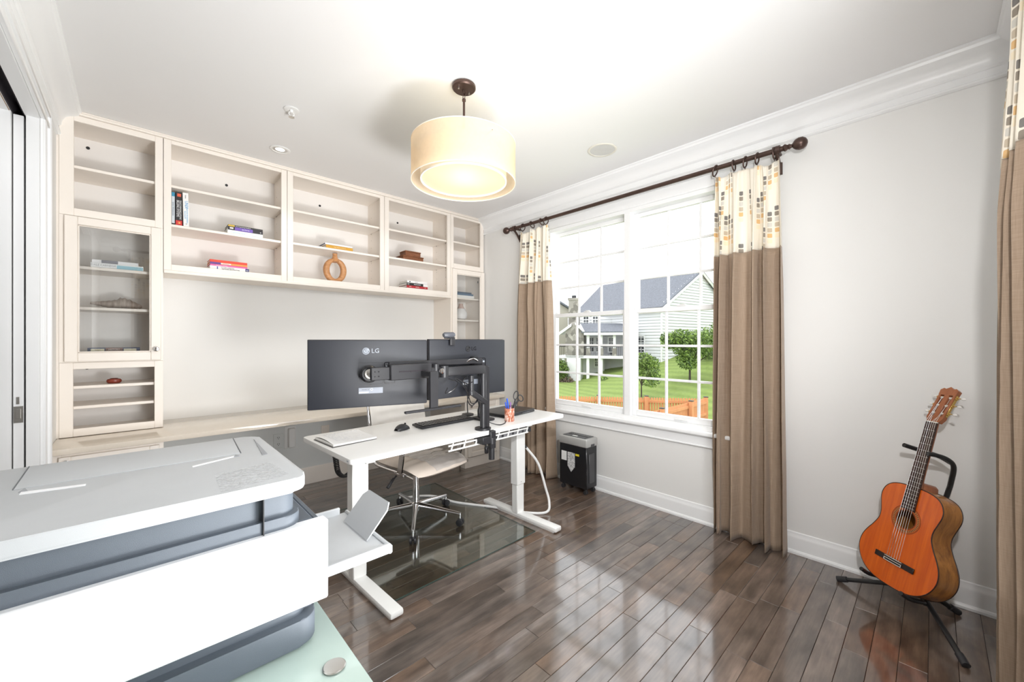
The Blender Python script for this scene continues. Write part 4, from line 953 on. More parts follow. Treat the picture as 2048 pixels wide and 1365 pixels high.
# hanging cables of desk
def cable(name, label, pts, r, m, seg=8, n=8): 
    o = B().tube(smooth_path(pts, n), r, seg).obj(name, m); tag(o, label, 'cable'); return o
cable('power_cable', 'white power cord sagging from the desk to the floor by the right desk leg', [(2.13, 2.10, 0.50), (2.24, 2.08, 0.36), (2.30, 2.06, 0.17), (2.31, 2.03, 0.06), (2.24, 2.0, 0.012), (2.12, 2.12, 0.010), (2.02, 2.34, 0.010), (1.86, 2.62, 0.010), (1.80, 2.82, 0.016), (1.72, 2.93, 0.010), (1.62, 2.98, 0.010)], 0.0095, WHITEP)
cable('power_cable', 'black upper part of the cord by the right desk leg', [(1.98, 2.13, 0.69), (2.05, 2.12, 0.62), (2.13, 2.10, 0.50)], 0.0075, BLACK)
cable('network_cable', 'thin black cables looping down behind the monitor arm clamp', [(1.66, 2.05, 0.86), (1.70, 2.04, 0.77), (1.76, 2.0, 0.74), (1.84, 2.02, 0.736), (1.92, 2.10, 0.736)], 0.0035, BLACK)
b = B(); base = smooth_path([(.82, 2.34, .70), (.835, 2.355, .61), (.86, 2.385, .53), (.92, 2.44, .485), (1.0, 2.50, .51), (1.05, 2.52, .58)], 16); hp = []
for i, p in enumerate(base):
    for k in range(6):
        f = (i + k / 6); a = f * 2.9; q = base[min(i + 1, len(base) - 1)]; c = p.lerp(q, k / 6); hp.append(c + Vector((math.cos(a), math.sin(a) * .9, math.sin(a) * .3)) * 0.013)
b.tube(hp, 0.0034, 6); tag(b.obj('coiled_cord', BLACK), 'black coiled cord hanging under the left end of the desk', 'cable')

# ---- monitors
def monitor(name, label, center, yaw, tilt_x=0.0, logo=True, left=True):
    """local X = width (seen from behind), Y = thickness (0 = back face toward camera), Z up"""
    r = thing(name, label, 'monitor', center, yaw)
    w, h = 0.613, 0.364
    B().prism(roundrect(-w / 2, w / 2, -h / 2, h / 2, 0.004, 3), -0.006, 0.0, M=Matrix.Rotation(PI / 2, 4, 'X') @ Matrix.Translation((0, 0, -0.024))).obj('bezel', BLACKG, r, **Ld)
    b = B(); b.box(-w / 2 + .002, w / 2 - .002, 0.002, 0.024, -h / 2 + .002, h / 2 - .002, bev=0.006, seg=2)
    b.obj('back_shell', MONB, r, **Ld)
    B().box(-w / 2 + .008, w / 2 - .008, 0.030, 0.0315, -h / 2 + .016, h / 2 - .008).obj('screen', BLACKG, r, **Ld)
    # logo; the left one's silvery reflection is put into its colour
    lx = 0.005 if left else 0.01
    b = B(); M = Matrix.Translation((lx - 0.030, 0.0015, 0.121)) @ Matrix.Rotation(PI / 2, 4, 'X'); b.lathe([(0, 0), (0.0185, 0), (0.0185, 0.0012), (0, 0.0012)], seg=28, M=M); b.obj('logo_disc', MONSILVSHEEN if left else MONLOGO, r, **Ld)
    fm = MONLOGO if left else MONSILVSHEEN
    b = B(); b.tube([(lx - 0.030 + 0.0135 * math.cos(math.radians(a)), 0.0, 0.121 + 0.0135 * math.sin(math.radians(a))) for a in range(60, 361, 12)], 0.0008, 4)
    b.tube([(lx - 0.030, 0.0, 0.130), (lx - 0.030, 0.0, 0.114), (lx - 0.026, 0.0, 0.114)], 0.0008, 4); b.tube([(lx - .030 + .0135, 0, .121), (lx - .0225, 0, .121)], .0008, 4); b.cyl((lx - 0.036, 0.0, 0.126), (lx - 0.036, 0.001, 0.126), 0.0016, seg=8)
    b.obj('logo_lines', fm, r, **Ld)
    text('LG', 0.034, FRONT(lx + 0.018, 0.0012, 0.121), MONSILVSHEEN if left else MONLOGO, r, world=False, name='lettering', ext=0.0006)
    # vesa recess, port hatch, sticker
    b = B(); fr = roundrect(-0.062, 0.062, -0.058, 0.058, 0.008, 4)
    pts = [(p[0] , 0.0025, p[1]) for p in fr]; b.tube(pts, 0.0012, 6, closed=True); b.obj('mount_recess', BLACK, r, **Ld)
    b = B(); pts = [(p[0], 0.0015, p[1]) for p in roundrect(0.070, 0.126, -0.058, 0.058, 0.008, 4)]; b.tube(pts, 0.0022, 6, closed=True); b.obj('port_hatch', BLACKG, r, **Ld)
    b = B(); b.box(0.078, 0.094, 0.0, 0.003, 0.022, 0.040, bev=.002); b.box(0.100, 0.118, 0.0, 0.003, 0.030, 0.042, bev=.001); split(b.obj('port', mat('port_grey', (0.35, 0.38, 0.42), .35), r, **Ld))
    b = B(); b.box(-0.062, 0.062, 0.0005, 0.0025, -0.108, -0.076, bev=.0004); s_ = b.obj('rating_label', mat('label_silver', (0.22, 0.24, 0.28), 0.45, .1), r, **Ld)
    b = B(); b.box(-0.06, -0.012, 0, 0.001, -0.103, -0.098); b.lathe([(0.0052, 0), (0.0064, 0), (0.0064, .001), (0.0052, .001)], seg=16, close=True, M=Matrix.Translation((0.004, 0.0008, -0.086)) @ Matrix.Rotation(PI / 2, 4, 'X')); b.obj('label_marks', WHITEP, s_, **Ld)
    text('MODEL 27', 0.008, FRONT(-0.028, 0.0002, -0.087), BLACK, s_, world=False, name='lettering', ext=0.0002)
    b = B(); b.cyl((0.0, -0.001, -0.066), (0.0, 0.003, -0.066), 0.005, seg=12); b.box(0.05, 0.058, 0, .003, -0.154, -0.152); b.box(0.05, 0.058, 0, .003, -0.166, -0.163); b.obj('lock_slot', BLACK, r, **Ld)
    return r
mon1 = monitor('monitor', 'left computer monitor, turned toward the arm pole, seen from behind', (0.921, 2.083, 1.125), math.atan2(1.985 - 2.182, 1.213 - 0.631))
mon2 = monitor('monitor', 'right computer monitor with the webcam on top, seen from behind', (1.565, 2.045, 1.129), 0.015, left=False)
# ---- monitor arm
arm = thing('articulated_arm_stand', 'black dual monitor arm with a round pole clamped to the desk front edge', 'arm stand', (1.625, 1.975, DZ))
PX, PY = 1.618, 1.985
b = B(); b.cyl((PX, PY, DZ + 0.01), (PX, PY, 1.14), 0.019, seg=24); b.box(PX + 0.010, PX + 0.042, PY - 0.018, PY + 0.018, DZ + 0.012, 1.138, bev=.003); b.obj('pole', ARM, arm)
b = B(); b.cyl((PX, PY, DZ), (PX, PY, DZ + 0.012), 0.052, seg=36); b.obj('base_disc', ARM, arm)
b = B(); b.box(PX + 0.0, PX + 0.045, PY - 0.078, PY - 0.045, 0.62, DZ + 0.0, bev=.004); b.box(PX - 0.06, PX + 0.05, PY - 0.075, PY + 0.02, 0.655, 0.70, bev=.004); b.cyl((PX + 0.022, PY - 0.06, 0.55), (PX + 0.022, PY - 0.06, 0.64), 0.019, seg=20)
b.cyl((PX + 0.022, PY - 0.06, 0.65), (PX + 0.022, PY - 0.06, 0.69), 0.024, seg=20); b.obj('clamp', ARM, arm)
b = B(); b.box(PX - 0.045, PX - 0.020, PY - 0.085, PY - 0.065, 0.60, 0.645, bev=.005); b.cyl((PX - 0.033, PY - .07, 0.63), (PX - .033, PY - .07, 0.70), 0.005, seg=8); b.obj('clamp_knob', BLACKG, arm)
b = B(); b.box(1.300, 1.60, 1.935, 1.975, 1.095, 1.150, bev=0.008, seg=2); b.cyl((1.300, 1.955, 1.090), (1.300, 1.955, 1.156), 0.028, seg=24); b.obj('swing_arm', ARM, arm)
b = B(); b.cyl((1.245, 1.955, 1.085), (1.245, 1.955, 1.168), 0.020, seg=20); b.box(1.19, 1.30, 1.94, 1.97, 1.110, 1.150, bev=.006); b.obj('elbow_joint', ARM, arm)
b = B(); b.lathe([(0, 0), (0.013, 0), (0.015, 0.004), (0.015, 0.014), (0, 0.016)], seg=18, M=Matrix.Translation((1.265, 1.932, 1.130)) @ Matrix.Rotation(PI / 2, 4, 'X')); b.obj('elbow_cap', CHROME, arm)
b = B(); b.box(0.955, 1.20, 1.92, 1.965, 1.095, 1.177, bev=.004); b.obj('slide_housing', ARM, arm)
b = B(); b.box(1.00, 1.17, 1.9185, 1.921, 1.136, 1.142, bev=.0008); b.cyl((1.07, 1.917, 1.136), (1.07, 1.921, 1.136), .003, seg=8); b.obj('slot', DARK, arm)
b = B(); b.box(0.858, 0.965, 1.935, 1.955, 1.100, 1.165, bev=.003); b.obj('extension', ARM, arm)
b = B()
for dx, dz in ((0.018, 0.012), (0.038, 0.012), (0.018, -0.012), (0.038, -0.012)): b.cyl((0.858 + dx, 1.9335, 1.132 + dz), (0.858 + dx, 1.9355, 1.132 + dz), 0.0035, seg=8)
split(b.obj('screw', BLACKG, arm))
b = B(); Mv = Matrix.Translation((0.905, 2.072, 1.125)) @ Matrix.Rotation(math.atan2(-0.197, 0.582), 4, 'Z') @ Matrix.Rotation(PI / 2, 4, 'X')
b.lathe([(0, 0.0), (0.046, 0.0), (0.047, 0.02), (0.038, 0.026), (0.036, 0.03), (0, 0.03)], seg=36, M=Mv); b.obj('mount_ring', BLACKG, arm)
b = B(); b.lathe([(0.024, 0.028), (0.026, 0.036), (0.022, 0.040), (0, 0.04)], seg=30, M=Mv); b.cyl((0.90, 2.03, 1.12), (0.875, 1.955, 1.132), 0.016, seg=16); b.obj('swivel_hub', NICKEL, arm)
b = B(); b.box(0.97, 1.60, 1.968, 1.984, 1.158, 1.190, bev=.003); b.box(1.12, 1.16, 1.96, 1.98, 1.14, 1.17, bev=.003); b.obj('crossbar', ARM, arm)
b = B(); b.box(1.55, 1.61, 1.97, 2.03, 1.150, 1.185, bev=.006); b.box(1.56, 1.60, 2.0, 2.045, 1.10, 1.20, bev=.004); b.obj('right_mount', ARM, arm)
b = B(); pts = smooth_path([(1.48, 1.972, 1.172), (1.50, 1.965, 1.186), (1.53, 1.965, 1.188), (1.56, 1.968, 1.175)], 5); b.tube(pts, 0.006, 8); b.obj('arm_lever', CHROME, arm)
b = B(); b.cyl((1.50, 1.955, 0.985), (1.50, 1.955, 1.087), 0.017, seg=20); b.lathe([(0, 0), (.02, .003), (.022, .02), (.017, .03)], (1.50, 1.955, 0.965), 20); b.obj('lower_spindle', ARM, arm)
b = B(); M = Matrix.Translation((1.50, 1.955, 0.985)) @ Matrix.Rotation(math.radians(33), 4, 'Y'); b.box(-0.012, 0.14, -0.017, 0.017, -0.016, 0.016, bev=.005, M=M); b.obj('support_arm', ARM, arm)
# hanging T bracket
b = B(); b.box(1.120, 1.168, 1.806, 1.822, 0.94, 1.14, bev=.002); b.box(1.13, 1.16, 1.82, 1.925, 1.11, 1.135, bev=.002); b.obj('drop_bracket', ARM, arm)
b = B(); b.box(0.972, 1.312, 1.796, 1.816, 0.936, 0.948, bev=.003); b.obj('drop_bar', ARM, arm)
for i, pts in enumerate(([(1.32, 1.935, 1.08), (1.36, 1.90, 1.06), (1.33, 1.90, 1.02), (1.29, 1.92, 1.0), (1.31, 1.93, 1.03)], [(1.36, 1.93, 1.085), (1.42, 1.92, 1.05), (1.46, 1.93, 0.97), (1.49, 1.94, 0.92), (1.54, 1.95, 0.92), (1.57, 1.96, 0.96)],
                         [(1.37, 1.94, 1.085), (1.44, 1.93, 1.01), (1.46, 1.93, 0.93), (1.50, 1.94, 0.905), (1.56, 1.96, 0.94)], [(1.45, 1.95, 1.08), (1.43, 1.94, 1.06), (1.46, 1.94, 1.04), (1.50, 1.94, 1.05)])):
    o = B().tube(smooth_path(pts, 8), 0.0032, 6).obj('cable', BLACKG, arm)
# webcam
t = thing('webcam', 'small black webcam clipped on top of the right monitor', 'webcam', (1.39, 2.04, 1.315))
b = B(); b.tube([(1.352, 2.035, 1.334), (1.360, 2.035, 1.336), (1.418, 2.03, 1.338), (1.427, 2.03, 1.338)], [0.012, 0.017, 0.017, 0.012], 20); b.obj('body', mat('webcam_grey', (0.09, 0.095, 0.11), .35), t)
b = B(); b.box(1.392, 1.430, 2.020, 2.034, 1.272, 1.318, bev=.006, seg=2); b.box(1.390, 1.430, 2.022, 2.09, 1.314, 1.324, bev=.003); b.obj('clip', BLACK, t)
# microphone / small items behind the pole
t = thing('desk_microphone', 'small black gooseneck microphone behind the pole at the right of the monitor', 'microphone', (1.84, 2.44, DZ))
b = B(); b.lathe([(0, 0), (.045, 0), (.045, .012), (.02, .018), (0, .018)], (1.84, 2.44, DZ), 24); b.obj('base', BLACK, t)
b = B(); b.tube(smooth_path([(1.84, 2.44, DZ + .01), (1.84, 2.44, DZ + .12), (1.87, 2.40, DZ + .19), (1.93, 2.33, DZ + .20)], 6), 0.004, 8); b.obj('gooseneck', BLACK, t)
b = B(); b.sphere((1.935, 2.325, DZ + .20), 0.019, (1, 1, .9)); b.obj('head', BLACK, t)
t = thing('desk_phone', 'black handset standing between the pole and the pen cup', 'phone', (1.80, 2.22, DZ))
b = B(); b.box(1.765, 1.865, 2.15, 2.30, DZ, DZ + 0.02, bev=.008, seg=2); b.obj('cradle', BLACK, t)
b = B(); b.tube(smooth_path([(1.80, 2.24, DZ + .02), (1.80, 2.25, DZ + .06), (1.81, 2.25, DZ + .10), (1.80, 2.235, DZ + .14)], 5), [.016, .018, .017, .015, .014, .014, .014, .014, .014, .014, .015, .016, .018, .019, .020, .018], 12); b.obj('handset', BLACK, t)
# ---- desk objects
def at_desk(x, y, z=0): return Matrix.Translation((x, y, DZ + z))
BOARD = mat('notepad_board', (.10, .095, .09), .6)
nb = thing('notepad', 'open white writing pad with pencil notes on the left end of the desk', 'notepad', (0.87, 2.33, DZ), 0.05)
b = B(); b.prism([(-0.122, -0.143), (0.135, -0.127), (0.135, 0.12), (-0.126, 0.112)], 0.0, 0.0035, bev=.001); b.obj('backing_board', BOARD, nb, **Ld)
b = B(); b.prism([(-0.115, -0.135), (0.135, -0.127), (0.135, 0.12), (-0.12, 0.11)], 0.0035, 0.014, bev=.001); b.obj('page_block', PAPER, nb, **Ld)
def sheet(s, t_): x = -0.115 + 0.25 * s; y = -0.13 + 0.245 * t_; return Vector((x, y, 0.0145 + 0.010 * (1 - s) ** 3 * math.sin(PI * t_) + 0.012 * max(0, t_ - .6) ** 2 * s * 3))
b = B(); b.grid(sheet, 14, 14); b.obj('top_sheet', mat('white_sheet', (.88, .88, .88), .7), nb, normals=False, **Ld)
b = B(); rr = random.Random(4)
for k in range(15):
    y = 0.085 - k * 0.0135; x = -0.085
    while x < 0.10:
        L = rr.uniform(.008, .022); b.box(x, x + L, y, y + 0.0011, 0.0252 - 0.004 * ((x + .115) / .25), 0.0256 - 0.004 * ((x + .115) / .25)); x += L + rr.uniform(.004, .012)
        if rr.random() < .12: break
b.obj('handwriting', INK, nb, **Ld)['kind'] = 'stuff'
ms = thing('computer_mouse', 'black wireless computer mouse left of the keyboard', 'mouse', (1.235, 2.33, DZ), 0.35)
def mouse(s, t_):
    a = PI * t_; L = 0.108; x = L * (s - .5); w = 0.031 * (math.sin(PI * (0.06 + .88 * s)) ** .45); h_ = 0.036 * (math.sin(PI * (0.05 + .9 * s)) ** .6) * (1 - .12 * (s - .35)); return Vector((x, w * math.cos(a), 0.002 + h_ * math.sin(a) ** .7))
b = B(); b.grid(mouse, 24, 18); b.obj('shell', BLACK, ms, **Ld)
B().box(-0.048, 0.048, -0.026, 0.026, 0, 0.006, bev=.003).obj('base_plate', BLACKG, ms, **Ld)
B().cyl((0.028, -0.003, 0.034), (0.028, 0.003, 0.034), 0.006, seg=14).obj('scroll_wheel', BLACKG, ms, **Ld)
kb = thing('keyboard', 'slim black computer keyboard in front of the monitor arm', 'keyboard', (1.545, 2.315, DZ), 0.05)
B().box(-0.22, 0.22, -0.06, 0.06, 0.004, 0.018, bev=.004, M=Matrix.Rotation(0.05, 4, 'X')).obj('body', BLACK, kb, **Ld)
kmesh = None
for rI in range(5):
    for c in range(17):
        if kmesh is None:
            o = B().box(-0.0105, 0.0105, -0.008, 0.008, 0, 0.006, bev=.0018).obj('key', BLACKG, kb, **Ld); kmesh = o.data
        else:
            o = bpy.data.objects.new('key', kmesh); COL.objects.link(o); put(o, kb, False)
        o.location = (-0.196 + 0.0245 * c, -0.042 + 0.021 * rI, 0.0168 + 0.05 * (-0.042 + 0.021 * rI))
lp = thing('laptop', 'closed black laptop on the right end of the desk', 'laptop', (2.13, 2.31, DZ), math.atan2(2.11 - 2.05, .44) + .01)
b = B(); b.prism(roundrect(-0.19, 0.19, -0.135, 0.135, 0.012, 4), 0.003, 0.016, bev=.002); b.obj('base', BLACKG, lp, **Ld)
b = B(); b.prism(roundrect(-0.19, 0.19, -0.135, 0.135, 0.012, 4), 0.0175, 0.026, bev=.002); b.obj('lid', mat('laptop_lid', (.028, .028, .03), .33, vary=.1), lp, **Ld)
b = B(); 
for x in (-.16, .16):
    for y in (-.11, .11): b.cyl((x, y, 0), (x, y, .004), .008, seg=10)
split(b.obj('foot', BLACK, lp, **Ld))
B().box(0.02, 0.12, -0.1362, -0.1345, 0.006, 0.013, bev=.001).obj('ports', mat('port_dark', (.08, .08, .09), .3), lp, **Ld)
t = thing('papers', 'white papers tucked behind the laptop at the back of the desk', 'papers', (1.98, 2.44, DZ))
B().box(1.90, 2.14, 2.38, 2.52, DZ + 0.0005, DZ + 0.004, M=None).obj('sheets', PAPER, t)
CX, CY = 1.925, 2.065
t = thing('pen_cup', 'small round marbled copper-red and white pen cup', 'cup', (CX, CY, DZ))
m, n_, b_ = nt('marbled_copper'); tc = N(n_, 'ShaderNodeTexCoord'); nz = N(n_, 'ShaderNodeTexNoise'); nz.inputs['Scale'].default_value = 14; nz.inputs['Distortion'].default_value = 3
n_.links.new(tc.outputs['Object'], nz.inputs['Vector']); cr = N(n_, 'ShaderNodeValToRGB'); cr.color_ramp.elements[0].color = (.25, .07, .04, 1); cr.color_ramp.elements[1].color = (.85, .68, .60, 1); cr.color_ramp.elements[0].position = .3; cr.color_ramp.elements[1].position = .7
e = cr.color_ramp.elements.new(.5); e.color = (.55, .20, .12, 1); n_.links.new(nz.outputs[0], cr.inputs[0]); n_.links.new(cr.outputs[0], b_.inputs['Base Color']); b_.inputs['Roughness'].default_value = .25
B().lathe([(0, 0), (.033, 0), (.035, .003), (.035, .092), (.032, .092), (.032, .006), (0, .006)], (CX, CY, DZ), 32).obj('body', m, t)
def pen(label, p0, p1, m, r=.0045, tip=None):
    t = thing('pen', label, 'pen', p0); p0, p1 = Vector(p0), Vector(p1); B().tube([p0, p0.lerp(p1, .7)], r, 10).obj('barrel', m, t); B().tube([p0.lerp(p1, .7), p0.lerp(p1, .72), p1.lerp(p0, .03), p1], [r, r * 1.25, r * 1.2, r * .6], 10).obj('cap', tip or m, t)
BLUE = mat('blue_plastic', (.02, .10, .65), .35)
pen('blue ballpoint pen leaning left in the pen cup', (CX + .005, CY, DZ + .012), (CX - .035, CY - .012, DZ + .165), BLUE, .005)
pen('second blue pen in the pen cup behind the leaning one', (CX, CY + .01, DZ + .012), (CX - .028, CY + .012, DZ + .135), BLUE, .0042, BLUE)
pen('clear purple-capped pen standing upright in the pen cup', (CX + .008, CY - .004, DZ + .012), (CX + .002, CY - .008, DZ + .135), mat('clear_pen', (.7, .6, .75), .3), .004, mat('purple_cap', (.25, .12, .35), .4))
t = thing('scissors', 'pair of black-handled scissors standing in the pen cup', 'scissors', (CX, CY, DZ))
ax = Vector((.035, .0, .0)); up = Vector((0.28, -.1, .95)).normalized(); O_ = Vector((CX + .012, CY - .0, DZ + .02)); sx_ = Vector((.72, -.65, 0))
b = B(); b.tube([O_, O_ + up * .09], [.002, .005], 6); b.obj('blades', CHROME, t)
b = B(); 
for cofs, ra, rb, an in ((Vector((0, 0, 0)) + up * .165 - sx_ * .008, .016, .030, .25), (up * .145 + sx_ * .032, .017, .024, -.5)):
    c = O_ + cofs; pts = []
    for k in range(22):
        a_ = 2 * PI * k / 22; u_, v_ = ra * math.cos(a_), rb * math.sin(a_); uu = u_ * math.cos(an) - v_ * math.sin(an) * -1; vv = -u_ * math.sin(an) + v_ * math.cos(an); pts.append(c + sx_ * uu + Vector((0, 0, 1)) * vv)
    b.tube(pts, .0038, 8, closed=True)
b.tube([O_ + up * .07, O_ + up * .10, O_ + up * .138 - sx_ * .004], [.008, .008, .005], 8); b.tube([O_ + up * .08, O_ + up * .11 + sx_ * .012, O_ + up * .128 + sx_ * .022], [.006, .006, .005], 8); b.obj('handles', BLACK, t)

# ================================================================== CHAIR
HX, HY = 1.475, 2.575
ch = thing('office_chair', 'cream swivel office chair with chrome five-star base, plastic still on the seat', 'chair', (HX, HY, 0), 0.17)
ends = [(-0.205, -0.285), (0.165, -0.30), (0.30, 0.045), (0.06, 0.325), (-0.28, 0.16)]
for (ex, ey) in ends:
    ex, ey = ex * math.cos(-.12) - ey * math.sin(-.12), ex * math.sin(-.12) + ey * math.cos(-.12)
    b = B(); L = math.hypot(ex, ey); n = Vector((ex, ey, 0)) / L; sd = Vector((-n.y, n.x, 0))
    p0 = n * .022 + Vector((0, 0, .118)); p1 = n * L + Vector((0, 0, .085))
    b.tube([p0 + Vector((0, 0, -.004)), p0.lerp(p1, .5), p1], [.022, .016, .012], 12); b.obj('base_arm', CHROME, ch, **Ld)
    b = B(); b.cyl(p1 + Vector((0, 0, .008)), p1 + Vector((0, 0, -.045)), .0085, seg=12); b.obj('caster_stem', CHROME, ch, **Ld)
    c = p1.copy(); c.z = .0285
    b = B()
    for s_ in (-1, 1): q = c + sd * s_ * .014; b.tube([q - sd * s_ * .008, q - sd * s_ * .006, q + sd * s_ * .006, q + sd * s_ * .009], [.020, .024, .024, .016], 20)
    cs = b.obj('caster', BLACK, ch, **Ld); B().box(-0.012, .012, -.014, .014, .028, .054, bev=.004, M=Matrix.Translation((c.x, c.y, 0))).obj('caster_hood', BLACK, cs, **Ld)
b = B(); b.lathe([(0, .075), (.022, .075), (.024, .09), (.034, .095), (.034, .132), (.026, .140), (0, .140)], seg=28); b.obj('hub', CHROME, ch, **Ld)
b = B(); b.cyl((0, 0, .135), (0, 0, .335), .0245, seg=28); b.obj('gas_cylinder', CHROME, ch, **Ld)
b = B(); b.cyl((0, 0, .335), (0, 0, .350), .031, seg=24); b.obj('collar', BLACK, ch, **Ld)
b = B(); b.cyl((0, 0, .35), (0, 0, .392), .014, seg=16); b.obj('piston', CHROME, ch, **Ld)
b = B(); b.box(-.09, .09, -.10, .12, .388, .415, bev=.008); b.cyl((.06, -.10, .392), (.06, -.06, .392), .022, seg=16); b.obj('mechanism', BLACK, ch, **Ld)
b = B(); b.tube(smooth_path([(-.08, -.02, .40), (-.17, -.03, .395), (-.25, -.04, .345)], 5), .006, 8); b.tube([(-.22, -.037, .372), (-.275, -.045, .325)], [.009, .012], 10); b.obj('height_lever', BLACK, ch, **Ld)
SW, SDp = 0.50, 0.50
def seat_s(top):
    def f(s, t_):
        x = (s - .5) * SW; y = -0.325 + SDp * t_
        e = 1 - (abs(2 * s - 1)) ** 4; e2 = 1 - (abs(2 * t_ - 1)) ** 5; k = max(0, e * e2) ** .5
        xx = x * (1 - .10 * (abs(2 * t_ - 1)) ** 4); yy = y * (1 - .08 * abs(2 * s - 1) ** 4)
        drop = -0.035 * max(0, (.28 - t_) / .28) ** 2
        z = .465 + drop + (.022 * k if top else -.040 * k) + (0.004 * math.sin(t_ * 36) * k if top else 0)
        return Vector((xx, yy, z))
    return f
b = B(); b.grid(seat_s(True), 30, 30); b.grid(seat_s(False), 30, 30); bmesh.ops.remove_doubles(b.bm, verts=b.bm.verts, dist=.0005); b.obj('seat', UPH, ch, **Ld)
fr = random.Random(2)
def film(s, t_):
    p = seat_s(True)(.30 + .68 * s, .01 + .75 * t_); p.z += 0.004 + 0.006 * abs(math.sin(9 * s + 5 * t_)) * math.sin(PI * s); return p
b = B(); b.grid(film, 24, 24); b.obj('plastic_film', PLASTICFILM, ch, normals=False, label='clear protective plastic over the seat', **Ld)
# side frames: chrome tubes curving from seat to backrest
for s_ in (-1, 1):
    x = s_ * (SW / 2 - .005)
    pts = [(x, -.28, .425), (x, -.17, .434), (x, .02, .436), (x, .13, .448), (x, .172, .51), (x, .205, .70), (x, .245, .95)]
    b = B(); b.tube(smooth_path(pts, 6), .010, 10); b.obj('side_frame', CHROME, ch, **Ld)
    b = B(); x2 = s_ * (SW / 2 + .018)
    P = smooth_path([(x2, -.16, .435), (x2, -.175, .50), (x2, -.185, .58), (x2, -.16, .655), (x2, -.08, .675), (x2, .08, .673), (x2, .18, .65)], 6)
    sdv = Vector((1, 0, 0))
    for i in range(len(P) - 1):
        pass
    for i in range(len(P) - 1):
        a_, c_ = P[i], P[i + 1]; d_ = (c_ - a_).normalized(); nn = d_.cross(sdv).normalized() * .004; hw = .004
        w_ = .022
        vs = [b.bm.verts.new(p) for p in (a_ + sdv * .004 - nn * w_ / .004, a_ + sdv * .004 + nn * w_ / .004, c_ + sdv * .004 + nn * w_ / .004, c_ + sdv * .004 - nn * w_ / .004, a_ - sdv * .004 - nn * w_ / .004, a_ - sdv * .004 + nn * w_ / .004, c_ - sdv * .004 + nn * w_ / .004, c_ - sdv * .004 - nn * w_ / .004)]
        for q in ((0, 1, 2, 3), (7, 6, 5, 4), (0, 4, 5, 1), (3, 2, 6, 7)): b.bm.faces.new([vs[k] for k in q])
    b.obj('armrest_loop', CHROME, ch, **Ld)
    b = B(); b.box(x2 - .006, x2 + .006, -.205, -.11, .425, .443, bev=.003); b.obj('armrest_foot', CHROME, ch, **Ld)
def back_s(front):
    def f(s, t_):
        x = (s - .5) * (SW - .015); z = .53 + .47 * t_; y = .170 + .085 * t_ + .02 * (2 * s - 1) ** 2 * -1
        k = max(0, (1 - abs(2 * s - 1) ** 6) * (1 - abs(2 * t_ - 1) ** 10)) ** .5
        rib = .003 * math.cos(2 * PI * t_ * 7) * k
        return Vector((x, y + (-.018 - rib if front else .018 + rib) * k, z))
    return f
b = B(); b.grid(back_s(True), 20, 60); b.grid(back_s(False), 20, 60); bmesh.ops.remove_doubles(b.bm, verts=b.bm.verts, dist=.0005); b.obj('backrest', mat('cream_leatherette_light', (.86, .82, .77), .4), ch, **Ld)
b = B(); b.box(-.20, .20, .15, .164, .445, .465, bev=.004); b.obj('cross_brace', CHROME, ch, **Ld)

# glass chair mat
t = thing('chair_mat', 'clear green-tinted glass chair mat on the wood floor under the desk', 'chair mat', (1.45, 2.5, 0))
mp_ = [(0.905, 1.842), (1.975, 1.862), (1.98, 3.12), (0.90, 3.12)]
b = B(); b.prism(mp_, 0.0012, 0.0060)
for f in b.bm.faces: f.material_index = 0 if abs(f.normal.z) > .5 or True else 1
o = b.obj('sheet', MATGLASS, t, smooth=False)
b = B()
for i in range(4):
    p, q = Vector((*mp_[i], .004)), Vector((*mp_[(i + 1) % 4], .004)); b.tube([p, q], .0030, 6)
b.obj('polished_edge', MATEDGE, t)

# ================================================================== SHREDDER
sx0, sx1, sy0, sy1 = 2.735, 2.900, 1.990, 2.290
sd_ = thing('paper_shredder', 'black paper shredder with silver top on casters below the window', 'shredder', ((sx0 + sx1) / 2, 2.14, 0))
b = B(); b.prism([(sx0 + .012, sy0 + .012), (sx1 - .004, sy0 + .012), (sx1 - .004, sy1 - .012), (sx0 + .012, sy1 - .012)], .045, .40, bev=.006); b.obj('bin', BLACK, sd_)
b = B(); b.box(sx0 + .006, sx0 + .016, sy0 + .004, sy1 - .004, .048, .405, bev=.004); b.obj('front_panel', BLACKG, sd_)
SIL = mat('silver_plastic', (.48, .48, .47), .35, .3)
b = B(); b.box(sx0, sx1, sy0, sy1, .398, .470, bev=.012, seg=3); b.obj('head', SIL, sd_)
b = B(); b.box(sx0 + .022, sx1 - .018, sy0 + .03, sy1 - .03, .468, .474, bev=.002); b.obj('control_panel', mat('dark_grey_plastic', (.07, .075, .08), .35), sd_)
b = B(); b.box(sx0 + .08, sx0 + .092, sy0 + .05, sy1 - .05, .4735, .4748); b.obj('paper_slot', DARK, sd_)
b = B(); b.box(sx0 + .036, sx0 + .056, 2.12, 2.17, .4735, .477, bev=.001); b.obj('switch', WHITEP, sd_)
b = B()
for k in range(10): b.box(sx0 + .105, sx0 + .108, 2.05 + .018 * k, 2.058 + .018 * k, .4735, .4745)
b.obj('markings', WHITEP, sd_)
